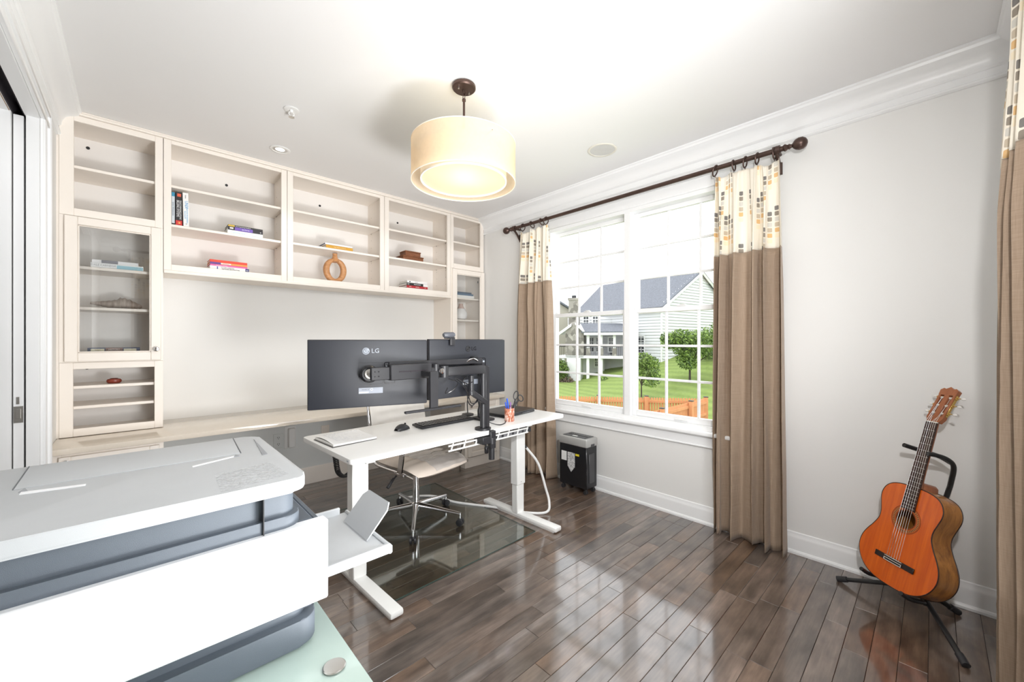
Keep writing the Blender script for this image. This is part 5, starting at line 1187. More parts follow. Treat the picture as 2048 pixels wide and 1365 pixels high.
# recessed clear window with shreds
wp = [(2.115, .335), (2.195, .335), (2.195, .215), (2.155, .165), (2.115, .215)]
m, n_, b_ = nt('paper_shreds'); tc = N(n_, 'ShaderNodeTexCoord'); vo = N(n_, 'ShaderNodeTexVoronoi'); vo.inputs['Scale'].default_value = 130; n_.links.new(tc.outputs['Object'], vo.inputs['Vector'])
mr = N(n_, 'ShaderNodeMapRange'); mr.inputs[3].default_value = .25; mr.inputs[4].default_value = .9; bwn = N(n_, 'ShaderNodeRGBToBW'); n_.links.new(vo.outputs['Color'], bwn.inputs[0]); n_.links.new(bwn.outputs[0], mr.inputs[0]); n_.links.new(mr.outputs[0], b_.inputs['Base Color'])
b = B(); M = Matrix(((0, 0, 1, 0), (1, 0, 0, 0), (0, 1, 0, 0), (0, 0, 0, 1))); b.prism(wp, sx0 + .0035, sx0 + .008, M=M); b.obj('bin_window', m, sd_, label='shield-shaped window full of shredded paper')
b = B(); b.tube([(sx0 + .005, p[0], p[1]) for p in wp], .0022, 6, closed=True); b.obj('window_frame', BLACK, sd_)
b = B(); b.box(sx0 + .0035, sx0 + .007, 2.205, 2.262, .255, .335); b.obj('white_sticker', WHITEP, sd_)
b = B(); b.box(sx0 + .0035, sx0 + .007, 2.070, 2.108, .315, .333); b.obj('yellow_sticker', mat('yellow_label', (.75, .62, .03), .5), sd_)
b = B(); b.box(sx0 + .05, sx0 + .125, sy0 + .006, sy0 + .0135, .09, .34, bev=.003); b.box(sx0 + .06, sx0 + .115, sy0 - .001, sy0 + .004, .398, .425, bev=.003); b.obj('side_grip', mat('dark_panel', (.06, .06, .065), .4), sd_)
for x in (sx0 + .03, sx1 - .03):
    for y in (sy0 + .03, sy1 - .03):
        b = B()
        for s_ in (-1, 1): b.tube([(x + s_ * .003, y, .017), (x + s_ * .013, y, .017)], .017, 16)
        b.box(x - .010, x + .010, y - .010, y + .010, .018, .047, bev=.003); b.obj('caster', BLACK, sd_)

# ================================================================== GUITAR
n_back = Vector((.75, -.66, 0)).normalized()
LEAN = math.radians(16.0)
upv = (Vector((0, 0, 1)) * math.cos(LEAN) + n_back * math.sin(LEAN)).normalized()
wv_ = Vector((-.66, -.75, 0)).normalized()                     # local X: to the right as one faces the top
nrm = wv_.cross(upv)                                           # toward the viewer
GT = Vector((2.615, .150, .132))
GM = Matrix(((wv_.x, upv.x, nrm.x, GT.x), (wv_.y, upv.y, nrm.y, GT.y), (wv_.z, upv.z, nrm.z, GT.z), (0, 0, 0, 1)))
gt = thing('classical_guitar', 'orange-topped classical guitar standing on the black floor stand', 'guitar', M=GM)
Lg = dict(world=False)
def cat(tab, y):
    if y <= tab[0][0]: return tab[0][1]
    for i in range(len(tab) - 1):
        if y <= tab[i + 1][0]:
            (a, va), (c, vc) = tab[i], tab[i + 1]; k = (y - a) / (c - a)
            p0 = tab[i - 1][1] if i > 0 else va; p3 = tab[i + 2][1] if i + 2 < len(tab) else vc
            return .5 * (2 * va + (vc - p0) * k + (2 * p0 - 5 * va + 4 * vc - p3) * k * k + (3 * va - p0 - 3 * vc + p3) * k ** 3)
    return tab[-1][1]
BL = .485
def outline(sc=1.0, n=40):
    # half outline as polar style points from tail to neck
    half = [(0, 0), (.045, .0015), (.09, .010), (.130, .030), (.160, .060), (.178, .096), (.184, .130), (.179, .168), (.163, .205), (.142, .240), (.125, .275), (.120, .300), (.122, .325), (.131, .360), (.139, .392), (.138, .422), (.124, .452), (.098, .472), (.060, .482), (.025, .485)]
    P = smooth_path([(x, y, 0) for x, y in half], 3); R_ = [(p.x * sc, (p.y - BL / 2) * sc + BL / 2) for p in P]
    Lf = [(-x, y) for x, y in reversed(R_)][:-1]
    return R_ + Lf
ol = outline(); DEP = .098
b = B(); n = len(ol); top = [b.bm.verts.new((x, y, 0)) for x, y in ol]; bot = [b.bm.verts.new((x, y, -DEP + .006 * (y / BL))) for x, y in ol]
for i in range(n): b.bm.faces.new((top[i], top[(i + 1) % n], bot[(i + 1) % n], bot[i]))
b.bm.faces.new(bot); b.obj('sides_and_back', GSIDE, gt, **Lg)
# soundboard with a real hole
HYc, HR = .325, .0425
b = B(); ring = []; k = n
hole = [b.bm.verts.new((HR * math.cos(2 * PI * i / k), HYc + HR * math.sin(2 * PI * i / k), .0015)) for i in range(k)]
outv = [b.bm.verts.new((x, y, .0015)) for x, y in ol]
a0 = [math.atan2(y - HYc, x) for x, y in ol]
def nearest(i): return int(round(((a0[i]) % (2 * PI)) / (2 * PI) * k)) % k
for i in range(n):
    j = (i + 1) % n; hi, hj = nearest(i), nearest(j)
    if hi == hj: b.bm.faces.new((outv[i], outv[j], hole[hi]))
    else:
        path = [hi]; 
        dirn = 1 if (hj - hi) % k <= k / 2 else -1
        while path[-1] != hj: path.append((path[-1] + dirn) % k)
        b.bm.faces.new([outv[i], outv[j]] + [hole[q] for q in reversed(path)])
bmesh.ops.triangulate(b.bm, faces=b.bm.faces)
b.obj('soundboard', GTOP, gt, smooth=False, **Lg)
b = B(); b.tube([(x, y, .0005) for x, y in ol], .0022, 6, closed=True); b.tube([(x, y, -DEP + .006 * (y / BL)) for x, y in ol], .0022, 6, closed=True); b.obj('binding', mat('dark_binding', (.03, .012, .008), .3), gt, **Lg)
b = B()
for (r0, r1) in ((.0435, .0465), (.0645, .0665), (.0495, .0505), (.0605, .0615)): b.lathe([(r0, .0016), (r1, .0016), (r1, .0020), (r0, .0020)], (0, HYc, 0), 56, close=True)
b.obj('rosette_rings', mat('rosette_dark', (.10, .03, .012), .35), gt, **Lg)
b = B()
for i in range(44):
    a_ = 2 * PI * i / 44; M = Matrix.Translation((0, HYc, .0018)) @ Matrix.Rotation(a_, 4, 'Z') @ Matrix.Translation((.0555, 0, 0)); b.box(-.0035, .0035, -.0018, .0018, -.0002, .0004, M=M)
b.obj('rosette_tiles', mat('rosette_dark', (0, 0, 0)), gt, **Lg)['kind'] = 'stuff'
b = B(); b.lathe([(.050, .00155), (.061, .00155), (.061, .0019), (.050, .0019)], (0, HYc, 0), 56, close=True); b.obj('rosette_band', mat('rosette_mid', (.55, .20, .05), .35), gt, **Lg)
b = B(); b.box(-.02, .035, .285, .345, -DEP + .0105, -DEP + .011); lb_ = b.obj('inner_label', PAPER, gt, label='paper label inside the sound hole', **Lg)
# bridge
b = B(); b.box(-.092, .092, .105, .130, .0015, .008, bev=.002); b.box(-.042, .042, .105, .130, .006, .0115, bev=.002); b.obj('bridge', mat('bridge_ebony', (.02, .010, .008), .35), gt, **Lg)
b = B(); b.box(-.040, .040, .1325 - .006, .1350 - .006, .010, .0150, bev=.0008); b.obj('saddle', NUT, gt, **Lg)
b = B(); b.box(-.041, .041, .106, .1085, .0113, .0130); b.box(-.041, .041, .1165, .119, .0113, .0130); b.box(-.041, -.0385, .106, .119, .0113, .013); b.box(.0385, .041, .106, .119, .0113, .013); b.obj('tie_block', NUT, gt, **Lg)
# neck and fingerboard
NUTY = .485 + .322
b = B()
def fbx(y): return .031 - (.031 - .026) * ((y - .375) / (NUTY - .375))
pr = [(-fbx(.372), .372), (fbx(.372), .372), (fbx(NUTY), NUTY), (-fbx(NUTY), NUTY)]
b.prism(pr, .0018, .0078, bev=.001); b.obj('fingerboard', GFING, gt, **Lg)
b = B()
def neck(s, t_):
    y = .478 + (NUTY - .478) * t_; hw = fbx(y) - .0005; dp = .020 + .010 * max(0, 1 - t_ * 6); a_ = PI * s; return Vector((hw * math.cos(a_), y, .0018 - dp * math.sin(a_)))
b.grid(neck, 14, 14); b.obj('neck', GNECK, gt, **Lg)
b = B(); b.prism([(-.030, .470), (.030, .470), (.024, .505), (.012, .515), (-.012, .515), (-.024, .505)], -.090, .0018, bev=.004); b.obj('heel', GNECK, gt, **Lg)
scale = NUTY - .1275
for k in range(1, 19):
    y = NUTY - scale * (1 - 2 ** (-k / 12.0))
    if y < .374: break
    B().box(-fbx(y) + .001, fbx(y) - .001, y - .0009, y + .0009, .0075, .0092).obj('fret', NICKEL, gt, **Lg)
B().box(-.026, .026, NUTY, NUTY + .005, .0018, .0105, bev=.001).obj('nut', NUT, gt, **Lg)
# headstock, tilted back
HM = Matrix.Translation((0, NUTY + .005, .002)) @ Matrix.Rotation(-math.radians(14), 4, 'X')
b = B(); hp_ = [(-.026, 0), (-.0355, .022), (-.036, .150), (-.038, .172), (-.026, .182), (-.016, .178), (0, .190), (.016, .178), (.026, .182), (.038, .172), (.036, .150), (.0355, .022), (.026, 0)]
# with two slots: build as plate pieces
def plate3(x0, x1, y0, y1): b.box(x0, x1, y0, y1, -.018, 0.002, bev=.0015, M=HM)
b.prism([(-.026, 0), (.026, 0), (.0355, .022), (.0358, .032), (-.0358, .032), (-.0355, .022)], -.018, .002, M=HM)
plate3(-.036, -.0255, .031, .146); plate3(.0255, .036, .031, .146); plate3(-.0105, .0105, .031, .146)
b.prism([(-.036, .145), (.036, .145), (.038, .172), (.026, .182), (.016, .178), (0, .190), (-.016, .178), (-.026, .182), (-.038, .172)], -.018, .002, M=HM)
b.obj('headstock', GNECK, gt, **Lg)
for s_ in (-1, 1):
    b = B(); b.box(s_ * .0362, s_ * .0385, .035, .150, -.014, -.002, bev=.0008, M=HM); pl = b.obj('tuner_plate', GOLD, gt, **Lg)
    for k in range(3):
        y = .050 + .042 * k
        B().tube([HM @ Vector((s_ * .0255, y, -.007)), HM @ Vector((s_ * .0105, y, -.007))], .0048, 12).obj('roller', NUT, gt, **Lg)
        b = B(); b.tube([HM @ Vector((s_ * .038, y + .006, -.008)), HM @ Vector((s_ * .050, y + .006, -.012))], .0025, 8); b.cyl(HM @ Vector((s_ * .0385, y, -.008)), HM @ Vector((s_ * .042, y, -.008)), .006, seg=12); b.obj('tuner_gear', GOLD, gt, **Lg)
        b = B(); b.sphere((0, 0, 0), .0085, (1.25, .75, .55), 14, 8)
        Mk = HM @ Matrix.Translation((s_ * .060, y + .006, -.014))
        for v in b.bm.verts: v.co = Mk @ v.co
        b.obj('tuner_button', mat('pearl_button', (.82, .80, .77), .25), gt, **Lg)
for i in range(6):
    x0 = -.0285 + .0114 * i; x1 = -.0215 + .0086 * i
    s_ = -1 if i < 3 else 1; k = (2 - i if i < 3 else i - 3); k = k if i < 3 else k
    y = .050 + .042 * k
    pts = [(x0, .128, .0145), (x1, NUTY + .003, .0112)]
    end = HM @ Vector((s_ * .018, y, -.003))
    B().tube([Vector(pts[0]), Vector(pts[1]), end], .0007 if i > 2 else .0009, 5).obj('string', CHROME if i < 3 else mat('nylon_string', (.75, .72, .68), .3), gt, **Lg)
# ---- stand
def gw(x, y, z): return GM @ Vector((x, y, z))
st = thing('guitar_stand', 'black tubular tripod floor stand holding the guitar', 'guitar stand', (2.68, .03, 0))
SB = mat('stand_black', (.015, .015, .016), .35)
hub = Vector((2.655, .02, .13)); back = gw(0, .02, -.145)
hub = Vector((back.x - .0, back.y, .13))
ptop = gw(0, .60, -.155); 
b = B(); b.tube([hub + Vector((0, 0, -.03)), hub + (ptop - hub) * .5], .0125, 14); b.obj('lower_tube', SB, st)
NY = .655
yc = gw(0, NY, -.145)
b = B(); b.tube(smooth_path([hub + (ptop - hub) * .45, gw(.012, .50, -.15), gw(.030, NY - .10, -.130), gw(.052, NY - .025, -.095), gw(.056, NY, -.05), gw(.050, NY + .004, .0), gw(.040, NY, .030)], 6), .010, 12)
b.obj('yoke', SB, st)
b = B(); b.tube(smooth_path([gw(.050, NY - .012, -.085), gw(.0, NY + .004, -.080), gw(-.036, NY + .008, -.055), gw(-.052, NY + .010, 0.0), gw(-.058, NY + .012, .045)], 6), .0105, 12); b.obj('yoke_arm', SB, st)
for nm, ft in (('leg', Vector((2.765, .350, .013))), ('leg', Vector((2.405, -.085, .013))), ('leg', Vector((2.840, -.075, .013)))):
    b = B(); b.tube([hub + Vector((0, 0, -.005)), ft], .0105, 12); lg = b.obj(nm, SB, st)
    d_ = (hub - ft).normalized(); b = B(); b.tube([ft - d_ * .012, ft - d_ * .010, ft + d_ * .035, ft + d_ * .037], [.010, .0145, .0145, .011], 14); b.obj('rubber_foot', BLACK, lg)
b = B(); b.cyl(hub + Vector((0, 0, -.03)), hub + Vector((0, 0, .03)), .018, seg=18); b.obj('hub', SB, st)
for s_ in (-1, 1):
    p_ = [hub + Vector((0, 0, .0)), gw(s_ * .07, .006, -.145), gw(s_ * .105, .004, -.10), gw(s_ * .115, .005, -.02), gw(s_ * .118, .012, .045)]
    p_ = [hub, gw(s_ * .06, -.012, -.12), gw(s_ * .095, -.003, -.07), gw(s_ * .098, -.002, .0), gw(s_ * .098, .012, .045)]
    b = B(); b.tube(smooth_path(p_, 5), .0095, 12); b.obj('cradle_arm', SB, st)

# ================================================================== PRINTER TABLE AND PRINTER
TZ = 0.74
tb = thing('glass_table', 'frosted green glass side table under the printer with steel disc caps', 'table', (0.0, .8, 0))
FROST = mat('frosted_glass', (.46, .57, .52), .22, vary=.02, coat=.4)
tp = [(-.335, .38), (.284, .38), (.284, 1.32), (-.335, 1.32)]
b = B(); b.prism(roundrect(-.335, .284, .38, 1.32, .012, 4), TZ - .012, TZ, bev=.002); b.obj('glass_top', FROST, tb)
for x, y in ((.247, .705), (.247, 1.25), (-.28, .705), (-.28, 1.25)):
    B().lathe([(0, .001), (.018, .001), (.0185, .003), (.017, .0042), (0, .0042)], (x, y, TZ), 32).obj('disc_cap', NICKEL, tb)
    B().cyl((x, y, 0), (x, y, TZ - .012), .018, seg=20).obj('leg', NICKEL, tb)
pr_ = thing('printer', 'large grey and white inkjet printer with its output tray extended, nearest the camera', 'printer', (0.0, 1.0, TZ))
PX1 = .222
def rr(x0, x1, y0, y1, r): return roundrect(x0, x1, y0, y1, r, 8)
b = B(); b.prism(rr(-.215, .229, .782, 1.210, .028), 1.030, 1.055, bev=.005); b.obj('lid', PRG, pr_)
# feeder cover on the lid: thin raised plate with grooves
b = B(); b.prism([(-.146, 1.036), (.165, 1.036), (.176, 1.205), (-.150, 1.205)], 1.0545, 1.0566, bev=.0008); b.obj('feeder_cover', PRG, pr_)
SEAM = mat('seam_grey', (.16, .17, .18), .6); IND = mat('indent_grey', (.33, .34, .36), .6)
for p_ in ([(.1655, 1.036), (.1670, 1.036), (.1775, 1.205), (.1760, 1.205)], [(-.1475, 1.036), (-.146, 1.036), (-.150, 1.205), (-.1515, 1.205)]): B().prism(p_, 1.0550, 1.0569).obj('seam', SEAM, pr_)
for p_ in ([(-.135, .998), (-.062, .984), (-.062, .994), (-.135, 1.012)], [(.080, .986), (.154, 1.014), (.154, 1.022), (.080, .994)]): B().prism([(x_, y_) for x_, y_ in p_], 1.0548, 1.0560).obj('finger_slot', PRW, pr_)
for p_ in ([(-.138, 1.012), (-.128, 1.012), (-.134, 1.036)], [(.150, 1.012), (.160, 1.012), (.155, 1.030)], [(.213, 1.160), (.197, .986), (.207, .990)]): B().prism(p_, 1.0550, 1.0562).obj('indent', IND, pr_)
rg = random.Random(5)
m, n_, b_ = nt('dusty_patch'); b_.inputs['Base Color'].default_value = (.70, .71, .72, 1); b_.inputs['Roughness'].default_value = .9
tc = N(n_, 'ShaderNodeTexCoord'); mp = N(n_, 'ShaderNodeMapping'); mp.inputs['Scale'].default_value = (90, 160, 1); mp.inputs['Rotation'].default_value = (0, 0, .5); nz = N(n_, 'ShaderNodeTexNoise'); nz.inputs['Scale'].default_value = 1; nz.inputs['Detail'].default_value = 5
n_.links.new(tc.outputs['Object'], mp.inputs[0]); n_.links.new(mp.outputs[0], nz.inputs['Vector']); cr = N(n_, 'ShaderNodeMapRange'); cr.inputs[1].default_value = .40; cr.inputs[2].default_value = .78; n_.links.new(nz.outputs[0], cr.inputs[0]); n_.links.new(cr.outputs[0], b_.inputs['Alpha'])
b = B(); b.quad((.100, .790, 1.0556), (.205, .812, 1.0556), (.196, .922, 1.0556), (.104, .900, 1.0556)); b.obj('adhesive_residue', m, pr_, label='whitish scuffed sticker residue')
# upper slate body
b = B(); b.prism(rr(-.205, .214, .800, 1.195, .028), .985, 1.030, bev=.002); b.obj('scanner_body', PRD, pr_)
b = B(); b.prism(rr(-.209, .222, .790, 1.20, .030), .965, .988, bev=.004); b.obj('upper_ledge', PRD, pr_)
b = B(); b.box(.158, .1595, .785, .80, .966, 1.03); b.obj('panel_seam', BLACK, pr_)
b = B(); b.box(-.215, .245, .806, 1.19, .80, .966, bev=.004); b.obj('core', PRD, pr_)
b = B(); b.box(-.220, .262, .778, .803, .820, .967, bev=.0025); b.obj('side_panel', PRW, pr_, label='large glossy white side panel')
b = B(); b.box(.246, .256, .806, 1.17, .905, .962, bev=.002); b.box(.246, .256, .806, .84, .822, .905, bev=.002); b.box(.246, .256, 1.13, 1.17, .822, .905, bev=.002); b.obj('front_bezel', PRD, pr_)
b = B(); M = Matrix.Translation((.222, 1.05, .975)) @ Matrix.Rotation(math.radians(40), 4, 'Y'); b.box(-.002, .036, -.10, .12, -.004, .004, bev=.002, M=M); b.obj('control_screen', mat('panel_silver', (.45, .48, .52), .3, .3), pr_)
b = B(); b.prism(rr(-.204, .236, .806, 1.19, .030), .785, .824, bev=.002); b.obj('base_recess', PRD, pr_)
b = B(); b.prism(rr(-.212, .250, .788, 1.20, .034), TZ + .005, .792, bev=.004); b.obj('base', PRD, pr_)
b = B(); b.prism(rr(-.206, .238, .800, 1.19, .030), TZ + .0006, TZ + .006); b.obj('base_foot', BLACK, pr_)
b = B(); b.prism([(.248, .845), (.415, .845), (.420, .855), (.420, 1.105), (.248, 1.105)], .826, .832, bev=.001); tr_ = b.obj('output_tray', TRAYM, pr_)
b = B(); b.box(.250, .420, .842, .852, .820, .842, bev=.002); b.box(.250, .40, 1.098, 1.106, .820, .850, bev=.002); b.box(.414, .424, .842, 1.106, .818, .838, bev=.003); split(b.obj('tray_lip', TRAYM, tr_))
M = Matrix.Translation((.392, .975, .834)) @ Matrix.Rotation(math.radians(-48), 4, 'Y')
b = B(); b.prism([(-.0, -.070), (.075, -.070), (.092, -.056), (.092, .056), (.075, .070), (0, .070)], 0, .003, M=M); b.obj('paper_stop', TRAYM, tr_, label='flipped-up grey paper stop')
b = B(); b.box(.250, .285, .86, .92, .862, .866, bev=.001, M=None); b.obj('tray_guide', mat('guide_grey', (.33, .38, .38), .4), tr_)

# ================================================================== EXTERIOR
F2 = (0.6866, 0.7270); R2 = (0.7270, -0.6866)
def E2(lat, dep): return (F2[0] * dep + R2[0] * lat, F2[1] * dep + R2[1] * lat)
m, n_, b_ = nt('lawn_grass'); tc = N(n_, 'ShaderNodeTexCoord'); mp = N(n_, 'ShaderNodeMapping'); mp.inputs['Rotation'].default_value = (0, 0, .35); n_.links.new(tc.outputs['Object'], mp.inputs[0])
wvn = N(n_, 'ShaderNodeTexWave'); wvn.inputs['Scale'].default_value = .35; wvn.inputs['Distortion'].default_value = 1.5; n_.links.new(mp.outputs[0], wvn.inputs['Vector']); nz = N(n_, 'ShaderNodeTexNoise'); nz.inputs['Scale'].default_value = 6; nz.inputs['Detail'].default_value = 8; n_.links.new(tc.outputs['Object'], nz.inputs['Vector'])
mx = N(n_, 'ShaderNodeMix', data_type='RGBA'); mx.inputs[6].default_value = (.13, .19, .035, 1); mx.inputs[7].default_value = (.24, .32, .075, 1); ad = N(n_, 'ShaderNodeMath', operation='MULTIPLY_ADD'); ad.inputs[1].default_value = .45; n_.links.new(wvn.outputs[1], ad.inputs[0]); n_.links.new(nz.outputs[0], ad.inputs[2]); ml = N(n_, 'ShaderNodeMath', operation='SUBTRACT'); ml.inputs[1].default_value = .2; n_.links.new(ad.outputs[0], ml.inputs[0]); n_.links.new(ml.outputs[0], mx.inputs[0]); n_.links.new(mx.outputs[2], b_.inputs['Base Color']); b_.inputs['Roughness'].default_value = .9
GRASS = m
def ground_z(lat, dep):
    # falls away from the house, then rises to the right
    z = -1.9 - max(0, 8 - dep) * 0.0
    z += max(0, lat - 5.0) * .26 * min(1, max(0, (dep - 12) / 12))
    return z
def gf(s, t_):
    dep = 3.6 + 90 * t_ ** 2; lat = (-1.0 + 2.0 * s) * (dep * 1.1 + 4); x, y = E2(lat, dep)
    return Vector((x, y, ground_z(lat, dep)))
b = B(); b.grid(gf, 60, 60)
tag(b.obj('lawn', GRASS), 'mown green lawn sloping between the cedar fence and the neighbouring house', 'lawn')
# cedar picket fences
CED = mat('cedar', (.60, .27, .12), .7, vary=.12, scale=3)
picket_me = None
def fence(label, p0, p1, ztop, zbot, posts, max_p=150):
    global picket_me
    p0, p1 = Vector((*p0, 0)), Vector((*p1, 0)); L = (p1 - p0).length; d_ = (p1 - p0) / L; ang = math.atan2(d_.y, d_.x)
    r = thing('picket_fence', label, 'fence', (p0.x, p0.y, zbot), ang)
    h_ = ztop - zbot
    n_p = int(L / .088)
    if n_p > max_p: n_p = max_p
    step = L / n_p; pm = None
    for i in range(n_p):
        if pm is None:
            b = B(); b.prism([(0, 0), (.062, 0), (.062, h_ - .03), (.042, h_), (.020, h_), (0, h_ - .03)], -.009, .009, M=Matrix.Rotation(PI / 2, 4, 'X')); o = b.obj('picket', CED, r, **Ld); pm = o.data
        else: o = bpy.data.objects.new('picket', pm); COL.objects.link(o); put(o, r, False)
        o.location = (i * step, 0, 0)
    for z in (.25, h_ * .55, h_ - .18): B().box(0, L, .012, .05, z, z + .085).obj('rail', CED, r, **Ld)
    for x in posts:
        B().box(x * L - .055, x * L + .055, .05, .16, 0, h_ + .05, bev=.004).obj('post', CED, r, **Ld)
        B().box(x * L - .068, x * L + .068, .037, .173, h_ + .05, h_ + .075, bev=.008).obj('post_cap', BLACK, r, **Ld)
a, c = E2(6.65, 13.6), E2(.2, 14.4)
fence('far run of cedar picket fence across the lawn outside the window', a, c, -.66, -1.9, (0.01, .31, .56, .80), 76)
c2 = E2(1.6, 8.8)
fence('near diagonal run of cedar picket fence meeting the far run at a corner post', a, c2, -.64, -1.9, (.22, .50, .78), 80)

# ---- neighbouring house
SID = mat('white_siding', (.66, .665, .68), .6, vary=.02, scale=1)
ROOF = mat('slate_shingles', (.15, .16, .185), .8, vary=.3, scale=9)
def stone_mat():
    m, n_, b_ = nt('field_stone'); tc = N(n_, 'ShaderNodeTexCoord'); vo = N(n_, 'ShaderNodeTexVoronoi'); vo.inputs['Scale'].default_value = 3.2; n_.links.new(tc.outputs['Object'], vo.inputs['Vector'])
    bw = N(n_, 'ShaderNodeRGBToBW'); n_.links.new(vo.outputs['Color'], bw.inputs[0]); cr = N(n_, 'ShaderNodeValToRGB'); cr.color_ramp.elements[0].color = (.10, .09, .08, 1); cr.color_ramp.elements[1].color = (.42, .39, .36, 1); n_.links.new(bw.outputs[0], cr.inputs[0]); n_.links.new(cr.outputs[0], b_.inputs['Base Color']); b_.inputs['Roughness'].default_value = .9
    return m
FST = stone_mat(); DWIN = mat('dark_window', (.05, .055, .06), .15); HT = mat('house_trim', (.80, .80, .81), .5, vary=.02)
house = thing('house', 'large neighbouring house with pale siding, slate roof and stone chimney', 'house', (*E2(11.3, 30), -1.6))
co = Vector((*E2(11.3, 30), 0)); dl = (Vector((*E2(6.3, 37), 0)) - co); Llong = dl.length; dl.normalize()   # long wall direction
dg = Vector((*E2(11.3 + .81, 30 + .58), 0)) - co; dg.normalize()                                          # gable wall direction
zg, ze, zp = -2.6, 3.98, 7.0; gw2 = 5.2
def lap_wall(o, d, L, z0, z1, nrm_, tri=None, lap=.23):
    """lapped siding courses; tri=(peak height, half width) makes a gable above z1"""
    b = B(); n_ = int((z1 - z0) / lap) if tri is None else int((tri[0] - z0) / lap)
    for i in range(n_):
        za = z0 + i * lap; zb_ = za + lap; a0_, a1_ = 0, L
        if tri and za > z1 - .01:
            k = (za - z1) / (tri[0] - z1); a0_, a1_ = tri[1] * k, 2 * tri[1] * (1 - k / 2) ; a1_ = 2 * tri[1] - tri[1] * k
            if a1_ - a0_ < .1: break
        p = [o + d * a0_, o + d * a1_]
        b.quad((p[0] + nrm_ * .075) + Vector((0, 0, za)), (p[1] + nrm_ * .075) + Vector((0, 0, za)), p[1] + Vector((0, 0, zb_)), p[0] + Vector((0, 0, zb_)))
        b.quad(p[0] + Vector((0, 0, za)), p[1] + Vector((0, 0, za)), (p[1] + nrm_ * .075) + Vector((0, 0, za)), (p[0] + nrm_ * .075) + Vector((0, 0, za)))
    return b
toward = Vector((-dg.x, -dg.y, 0)); towc = -dl
o = lap_wall(co, dg, 2 * gw2, zg, ze, -dl, (zp, gw2)).obj('gable_siding', SID, house, smooth=False, normals=False); o['kind'] = 'stuff'
o = lap_wall(co, dl, Llong, zg, ze, -dg).obj('side_siding', SID, house, smooth=False, normals=False); o['kind'] = 'stuff'
b = B(); Zv = lambda p, z: Vector((p.x, p.y, z))
b.quad(Zv(co - dl * .3 - dg * .35, ze - .25), Zv(co + dl * (Llong + .3) - dg * .35, ze - .25), Zv(co + dl * (Llong + 2.0) + dg * gw2, zp), Zv(co + dg * gw2 - dl * .3, zp))
b.quad(Zv(co + dg * gw2 - dl * .3, zp), Zv(co + dl * (Llong + 2.0) + dg * gw2, zp), Zv(co + dl * (Llong + 2) + dg * (2 * gw2 + .35), ze - .25), Zv(co - dl * .3 + dg * (2 * gw2 + .35), ze - .25))
b.quad(Zv(co + dl * (Llong + .3) - dg * .35, ze - .25), Zv(co + dl * (Llong + 2) + dg * gw2, zp), Zv(co + dl * (Llong + 2) + dg * gw2, zp - .1), Zv(co + dl * (Llong + .3) - dg * .3, ze - .35))
o = b.obj('roof', ROOF, house, smooth=False, normals=False); md = o.modifiers.new('t', 'SOLIDIFY'); md.thickness = .15
b = B(); b.tube([Zv(co - dl * .3 - dg * .42, ze - .28), Zv(co + dl * (Llong + .3) - dg * .42, ze - .28)], .09, 8); b.obj('gutter', HT, house)
b = B(); b.tube([Zv(co - dl * .3 - dg * .35, ze - .3), Zv(co - dl * .3 + dg * gw2, zp - .08)], .11, 4); b.tube([Zv(co - dl * .3 + dg * gw2, zp - .08), Zv(co - dl * .3 + dg * (2 * gw2 + .35), ze - .3)], .11, 4); b.obj('rake_board', HT, house)
b = B(); b.box(-.12, .12, -.05, .05, zg, ze, M=Matrix.Translation(co)); b.obj('corner_board', HT, house)
def hwin(o, d, nr, a, z0, w_, h_, rows=3):
    p = o + d * a + nr * .05; b = B()
    q = lambda s, z, off=0: Zv(p + d * s + nr * off, z)
    def bar(s0, s1, z0_, z1_, th=.03):
        b.quad(q(s0, z0_, th), q(s1, z0_, th), q(s1, z1_, th), q(s0, z1_, th)); b.quad(q(s0, z0_), q(s0, z0_, th), q(s0, z1_, th), q(s0, z1_)); b.quad(q(s1, z0_, th), q(s1, z0_), q(s1, z1_), q(s1, z1_, th)); b.quad(q(s0, z0_), q(s1, z0_), q(s1, z0_, th), q(s0, z0_, th))
    f = .10
    bar(0, f, z0, z0 + h_); bar(w_ - f, w_, z0, z0 + h_); bar(f, w_ - f, z0, z0 + f); bar(f, w_ - f, z0 + h_ - f, z0 + h_)
    for i in range(1, rows): bar(f, w_ - f, z0 + h_ * i / rows - .02, z0 + h_ * i / rows + .02)
    bar(w_ / 2 - .02, w_ / 2 + .02, z0 + f, z0 + h_ - f)
    wn = b.obj('window', HT, house, smooth=False, normals=False)
    b = B(); b.quad(q(f, z0 + f, .01), q(w_ - f, z0 + f, .01), q(w_ - f, z0 + h_ - f, .01), q(f, z0 + h_ - f, .01)); b.obj('pane', DWIN, wn, smooth=False, normals=False)
# lower block seen through the right sash
q0 = Vector((*E2(8.9, 29.0), 0)); 
hwin(co, Vector((dl.x, dl.y, 0)), -dg, 1.45, .05, .75, 1.7)
b = B(); 
p = co + dl * 1.1 - dg * .1
for k in range(2): pass
b.box(0, 1.5, 0, .9, -.15, .0); 
for v in b.bm.verts: v.co = Zv(p + dl * v.co.x - dg * v.co.y, v.co.z)
b.obj('balcony_deck', HT, house)
b = B()
for k in range(8): 
    a_ = p + dl * (1.5 * k / 7) - dg * .88; b.tube([Zv(a_, .0), Zv(a_, .85)], .02, 4)
b.tube([Zv(p - dg * .88, .85), Zv(p + dl * 1.5 - dg * .88, .85)], .035, 4); b.obj('balcony_railing', BLACK, house)
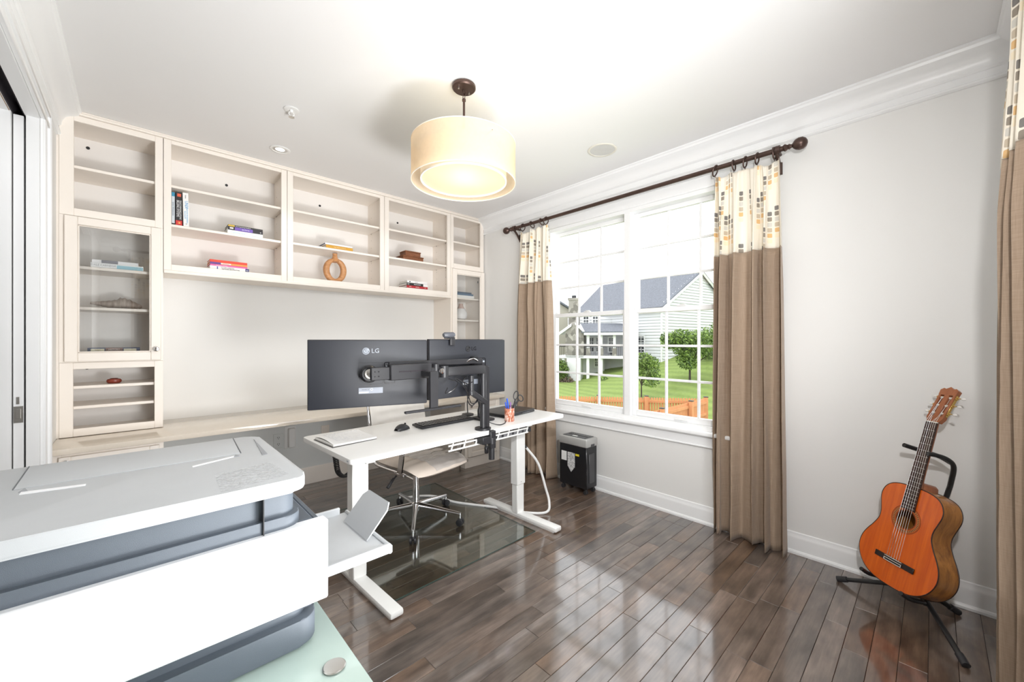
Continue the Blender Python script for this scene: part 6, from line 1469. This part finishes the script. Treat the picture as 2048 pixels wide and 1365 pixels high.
# porch wing at the left, with deck, posts, chimney
pw = Vector((*E2(8.6, 30.5), 0)); dx_ = Vector((*E2(-1, 0.35), 0)).normalized(); dn = Vector((dx_.y, -dx_.x, 0))
if dn.dot(Vector((*E2(0, 1), 0))) > 0: dn = -dn
def pv(a, off, z): return Zv(pw + dx_ * a + dn * off, z)
def pbox(nm, m, a0_, a1_, o0, o1, z0, z1):
    b = B(); b.box(a0_, a1_, o0, o1, z0, z1)
    for v in b.bm.verts: v.co = pv(v.co.x, v.co.y, v.co.z)
    return b.obj(nm, m, house, smooth=False)
o = lap_wall(pw - dn * 3.2, dx_, 5.0, zg, 3.6, dn).obj('wing_siding', SID, house, smooth=False, normals=False); o['kind'] = 'stuff'
b = B(); b.quad(pv(-.6, .5, 1.92), pv(3.2, .5, 1.92), pv(4.0, -2.6, 2.75), pv(-.1, -2.6, 2.65)); b.quad(pv(-.6, .5, 1.92), pv(-.1, -2.6, 2.65), pv(-.8, -3.1, 2.0), pv(-.9, .3, 1.85)); o = b.obj('porch_roof', ROOF, house, smooth=False, normals=False); o.modifiers.new('t', 'SOLIDIFY').thickness = .10
pbox('porch_fascia', HT, -.6, 3.0, .42, .54, 1.76, 1.94)
pbox('porch_deck', HT, -.6, 5.0, -3.1, .3, -.06, .16)
for a_ in (.72, 1.72, 2.72):
    pbox('porch_column', HT, a_ - .10, a_ + .10, .02, .22, .16, 1.78)
    pbox('column_pier', FST, a_ - .16, a_ + .16, -.02, .26, .16, .75)
for a_ in (1.72, 2.75, 4.72):
    pbox('deck_post', HT, a_ - .11, a_ + .11, -.05, .17, -2.0, -.06)
for i in range(2):
    x0_, x1_ = ((-.6, 3.0), (4.5, 5.0))[i]
    b = B(); n_ = int((x1_ - x0_) / .14)
    for k in range(n_ + 1): q_ = pv(x0_ + (x1_ - x0_) * k / n_, .22, .16); b.tube([q_, q_ + Vector((0, 0, .72))], .016, 4)
    b.tube([pv(x0_, .22, .88), pv(x1_, .22, .88)], .035, 4); o = b.obj('deck_railing', BLACK, house); o['kind'] = 'stuff'
for a_ in (2.95, 2.35, 1.35): hwin(pw - dn * 1.6, dx_, dn, a_ - .5, .35, .55, 1.3)
for a_ in (.35, 2.3, 3.1): hwin(pw - dn * 3.2, dx_, dn, a_, 2.75, .6, .75, 2)
hwin(pw - dn * 2.4, dx_, dn, 2.2, -.95, .42, 1.0, 2)
o = lap_wall(pw - dn * 2.4 + dx_ * 1.75, dx_, 1.3, -2.0, -.06, dn).obj('basement_siding', SID, house, smooth=False, normals=False); o['kind'] = 'stuff'
pbox('glass_door', DWIN, .9, 1.35, -3.12, -3.0, .16, 1.6)
pbox('chimney_breast', FST, 3.05, 4.5, -.9, .30, .0, 2.0)
b = B(); b.prism([(3.05, 2.0), (4.5, 2.0), (4.15, 2.6), (3.55, 2.6)], -.9, .30)
for v in b.bm.verts: v.co = pv(v.co.x, v.co.z, v.co.y)
b.obj('chimney_shoulder', FST, house, smooth=False)
pbox('chimney_foot', HT, 3.3, 4.4, -.9, .30, -2.0, 0)
pbox('chimney_stack', FST, 3.48, 4.28, -.55, .15, 2.6, 4.55); pbox('chimney_cap', FST, 3.42, 4.34, -.6, .2, 4.55, 4.72); pbox('flue', BLACK, 3.75, 4.05, -.35, -.05, 4.72, 4.95)
b = B()
for (p_, q_) in ((pv(4.0, .42, 2.62), pv(5.15, .42, 1.82)), (pv(3.7, .42, 2.75), pv(2.75, .42, 1.85))):
    d_ = (q_ - p_)
    b.quad(p_, q_, q_ - Vector((0, 0, .16)), p_ - Vector((0, 0, .16)))
    b.quad(p_, q_, q_ - dn * 2.4, p_ - dn * 2.4)
o = b.obj('sunroom_roof', HT, house, smooth=False, normals=False); o.modifiers.new('t', 'SOLIDIFY').thickness = .06
b = B(); rw = random.Random(9)
for k in range(60): a_ = 3.9 + rw.uniform(-.1, 1.0); q_ = pv(a_, .45 + rw.uniform(0, .5), -1.95 + rw.uniform(0, .55) * (1 - abs(a_ - 4.35))); b.tube([q_, q_ + dn * .35], .07, 6)
o = b.obj('firewood_pile', mat('cut_logs', (.16, .12, .09), .9, vary=.4, scale=4), None); tag(o, 'heap of firewood at the foot of the stone chimney of the neighbouring house', 'firewood', kind='stuff')
t = thing('house', 'farther pale house at the left edge of the window view behind the chimney', 'house', (*E2(5.0, 45), -3))
b = B(); b.prism([(-4, -4), (2.2, -4), (2.2, 3.5), (-.9, 5.4), (-4, 3.5)], 0, 8, M=Matrix.Translation((*E2(4.5, 46), 0)) @ Matrix.Rotation(-math.radians(43), 4, 'Z') @ Matrix.Rotation(PI / 2, 4, 'X')); b.obj('walls', mat('beige_siding', (.42, .39, .33), .7), t)
b = B(); M = Matrix.Translation((*E2(4.5, 46), 0)) @ Matrix.Rotation(-math.radians(43), 4, 'Z'); b.quad(*[M @ Vector(p) for p in ((2.6, 0, 3.25), (2.6, -8.4, 3.25), (-.9, -8.4, 5.5), (-.9, .2, 5.5))]); o = b.obj('roof', ROOF, t, normals=False); o.modifiers.new('t', 'SOLIDIFY').thickness = .15

# ---- trees and shrubs
LEAF = []
for i, c in enumerate(((.12, .20, .035), (.20, .30, .06), (.06, .11, .025))):
    LEAF.append(mat('leaf_%s' % 'abc'[i], c, .6, vary=.25, scale=3, **{'Subsurface_Weight': 0.0}))
BARK = mat('bark', (.06, .045, .035), .9, vary=.2)
def tree(name, label, lat, dep, z0, h_, blobs, nleaf, leaf, mi, seed, trunk_r=.09, cat_='tree'):
    rnd = random.Random(seed); x, y = E2(lat, dep); r = thing(name, label, cat_, (x, y, z0))
    b = B(); b.mi = 0
    for _ in range(nleaf):
        cx, cy, cz, br = rnd.choice(blobs)
        v = Vector((rnd.gauss(0, 1), rnd.gauss(0, 1), rnd.gauss(0, 1))); v.normalize(); v *= br * rnd.random() ** .33
        c = Vector((x + cx + v.x, y + cy + v.y, z0 + cz + v.z * .8)); n1 = Vector((rnd.gauss(0, 1), rnd.gauss(0, 1), rnd.gauss(0, 1))).normalized(); n2 = n1.orthogonal().normalized(); n3 = n1.cross(n2); s_ = leaf * rnd.uniform(.6, 1.3)
        fc = b.bm.faces.new([b.bm.verts.new(c + n2 * s_), b.bm.verts.new(c + n3 * s_ * .5), b.bm.verts.new(c - n2 * s_), b.bm.verts.new(c - n3 * s_ * .5)]); fc.material_index = rnd.choice((0, 1, 1, 2))
    o = b.obj('foliage', [LEAF[mi], LEAF[1], LEAF[2]], r, smooth=False, normals=False); o['kind'] = 'stuff'
    b = B(); b.tube([(x, y, z0 - .2), (x, y, z0 + h_ * .45)], [trunk_r, trunk_r * .6], 8)
    for (cx, cy, cz, br) in blobs[:6]: b.tube([(x, y, z0 + h_ * .28), (x + cx * .5, y + cy * .5, z0 + (h_ * .28 + cz) / 2), (x + cx, y + cy, z0 + cz)], [trunk_r * .5, trunk_r * .35, trunk_r * .12], 6)
    b.obj('trunk', BARK, r); return r
def bl(seed, n, R_, zc, zr, br):
    rnd = random.Random(seed); return [(rnd.uniform(-R_, R_), rnd.uniform(-R_, R_), zc + rnd.uniform(-zr, zr), br * rnd.uniform(.7, 1.2)) for _ in range(n)]
tree('tree', 'full green tree standing on the lawn in front of the pale siding', 9.6, 21.5, -1.0, 3.1, bl(1, 16, 1.05, 1.85, .75, .6), 7000, .075, 0, 1, .07)
tree('tree', 'green tree at the right edge of the window view beside the curtain', 13.0, 24.5, -.2, 3.2, bl(2, 14, 1.4, 1.5, 1.0, .8), 6000, .08, 1, 2)
tree('tree', 'small light-green tree beside the window mullion in front of the balcony', 6.5, 20.0, -1.55, 2.2, bl(3, 10, .55, 1.45, .55, .42), 3200, .065, 1, 3, .04)
tree('shrub', 'low dark shrubs at the foot of the porch of the neighbouring house', 7.1, 29.2, -1.9, .8, bl(4, 10, 1.0, .25, .15, .32), 2200, .07, 2, 4, .03, 'shrub')
tree('shrub', 'dark shrubs under the siding wall behind the small tree', 9.4, 27.5, -1.1, .8, bl(5, 12, 1.2, .25, .15, .4), 2600, .07, 2, 5, .03, 'shrub')
tree('shrub', 'tall dark evergreen hedge beside the chimney of the neighbouring house', 3.9, 31, -1.9, 1.6, bl(6, 10, .35, .9, .7, .45), 3200, .07, 2, 6, .05, 'shrub')
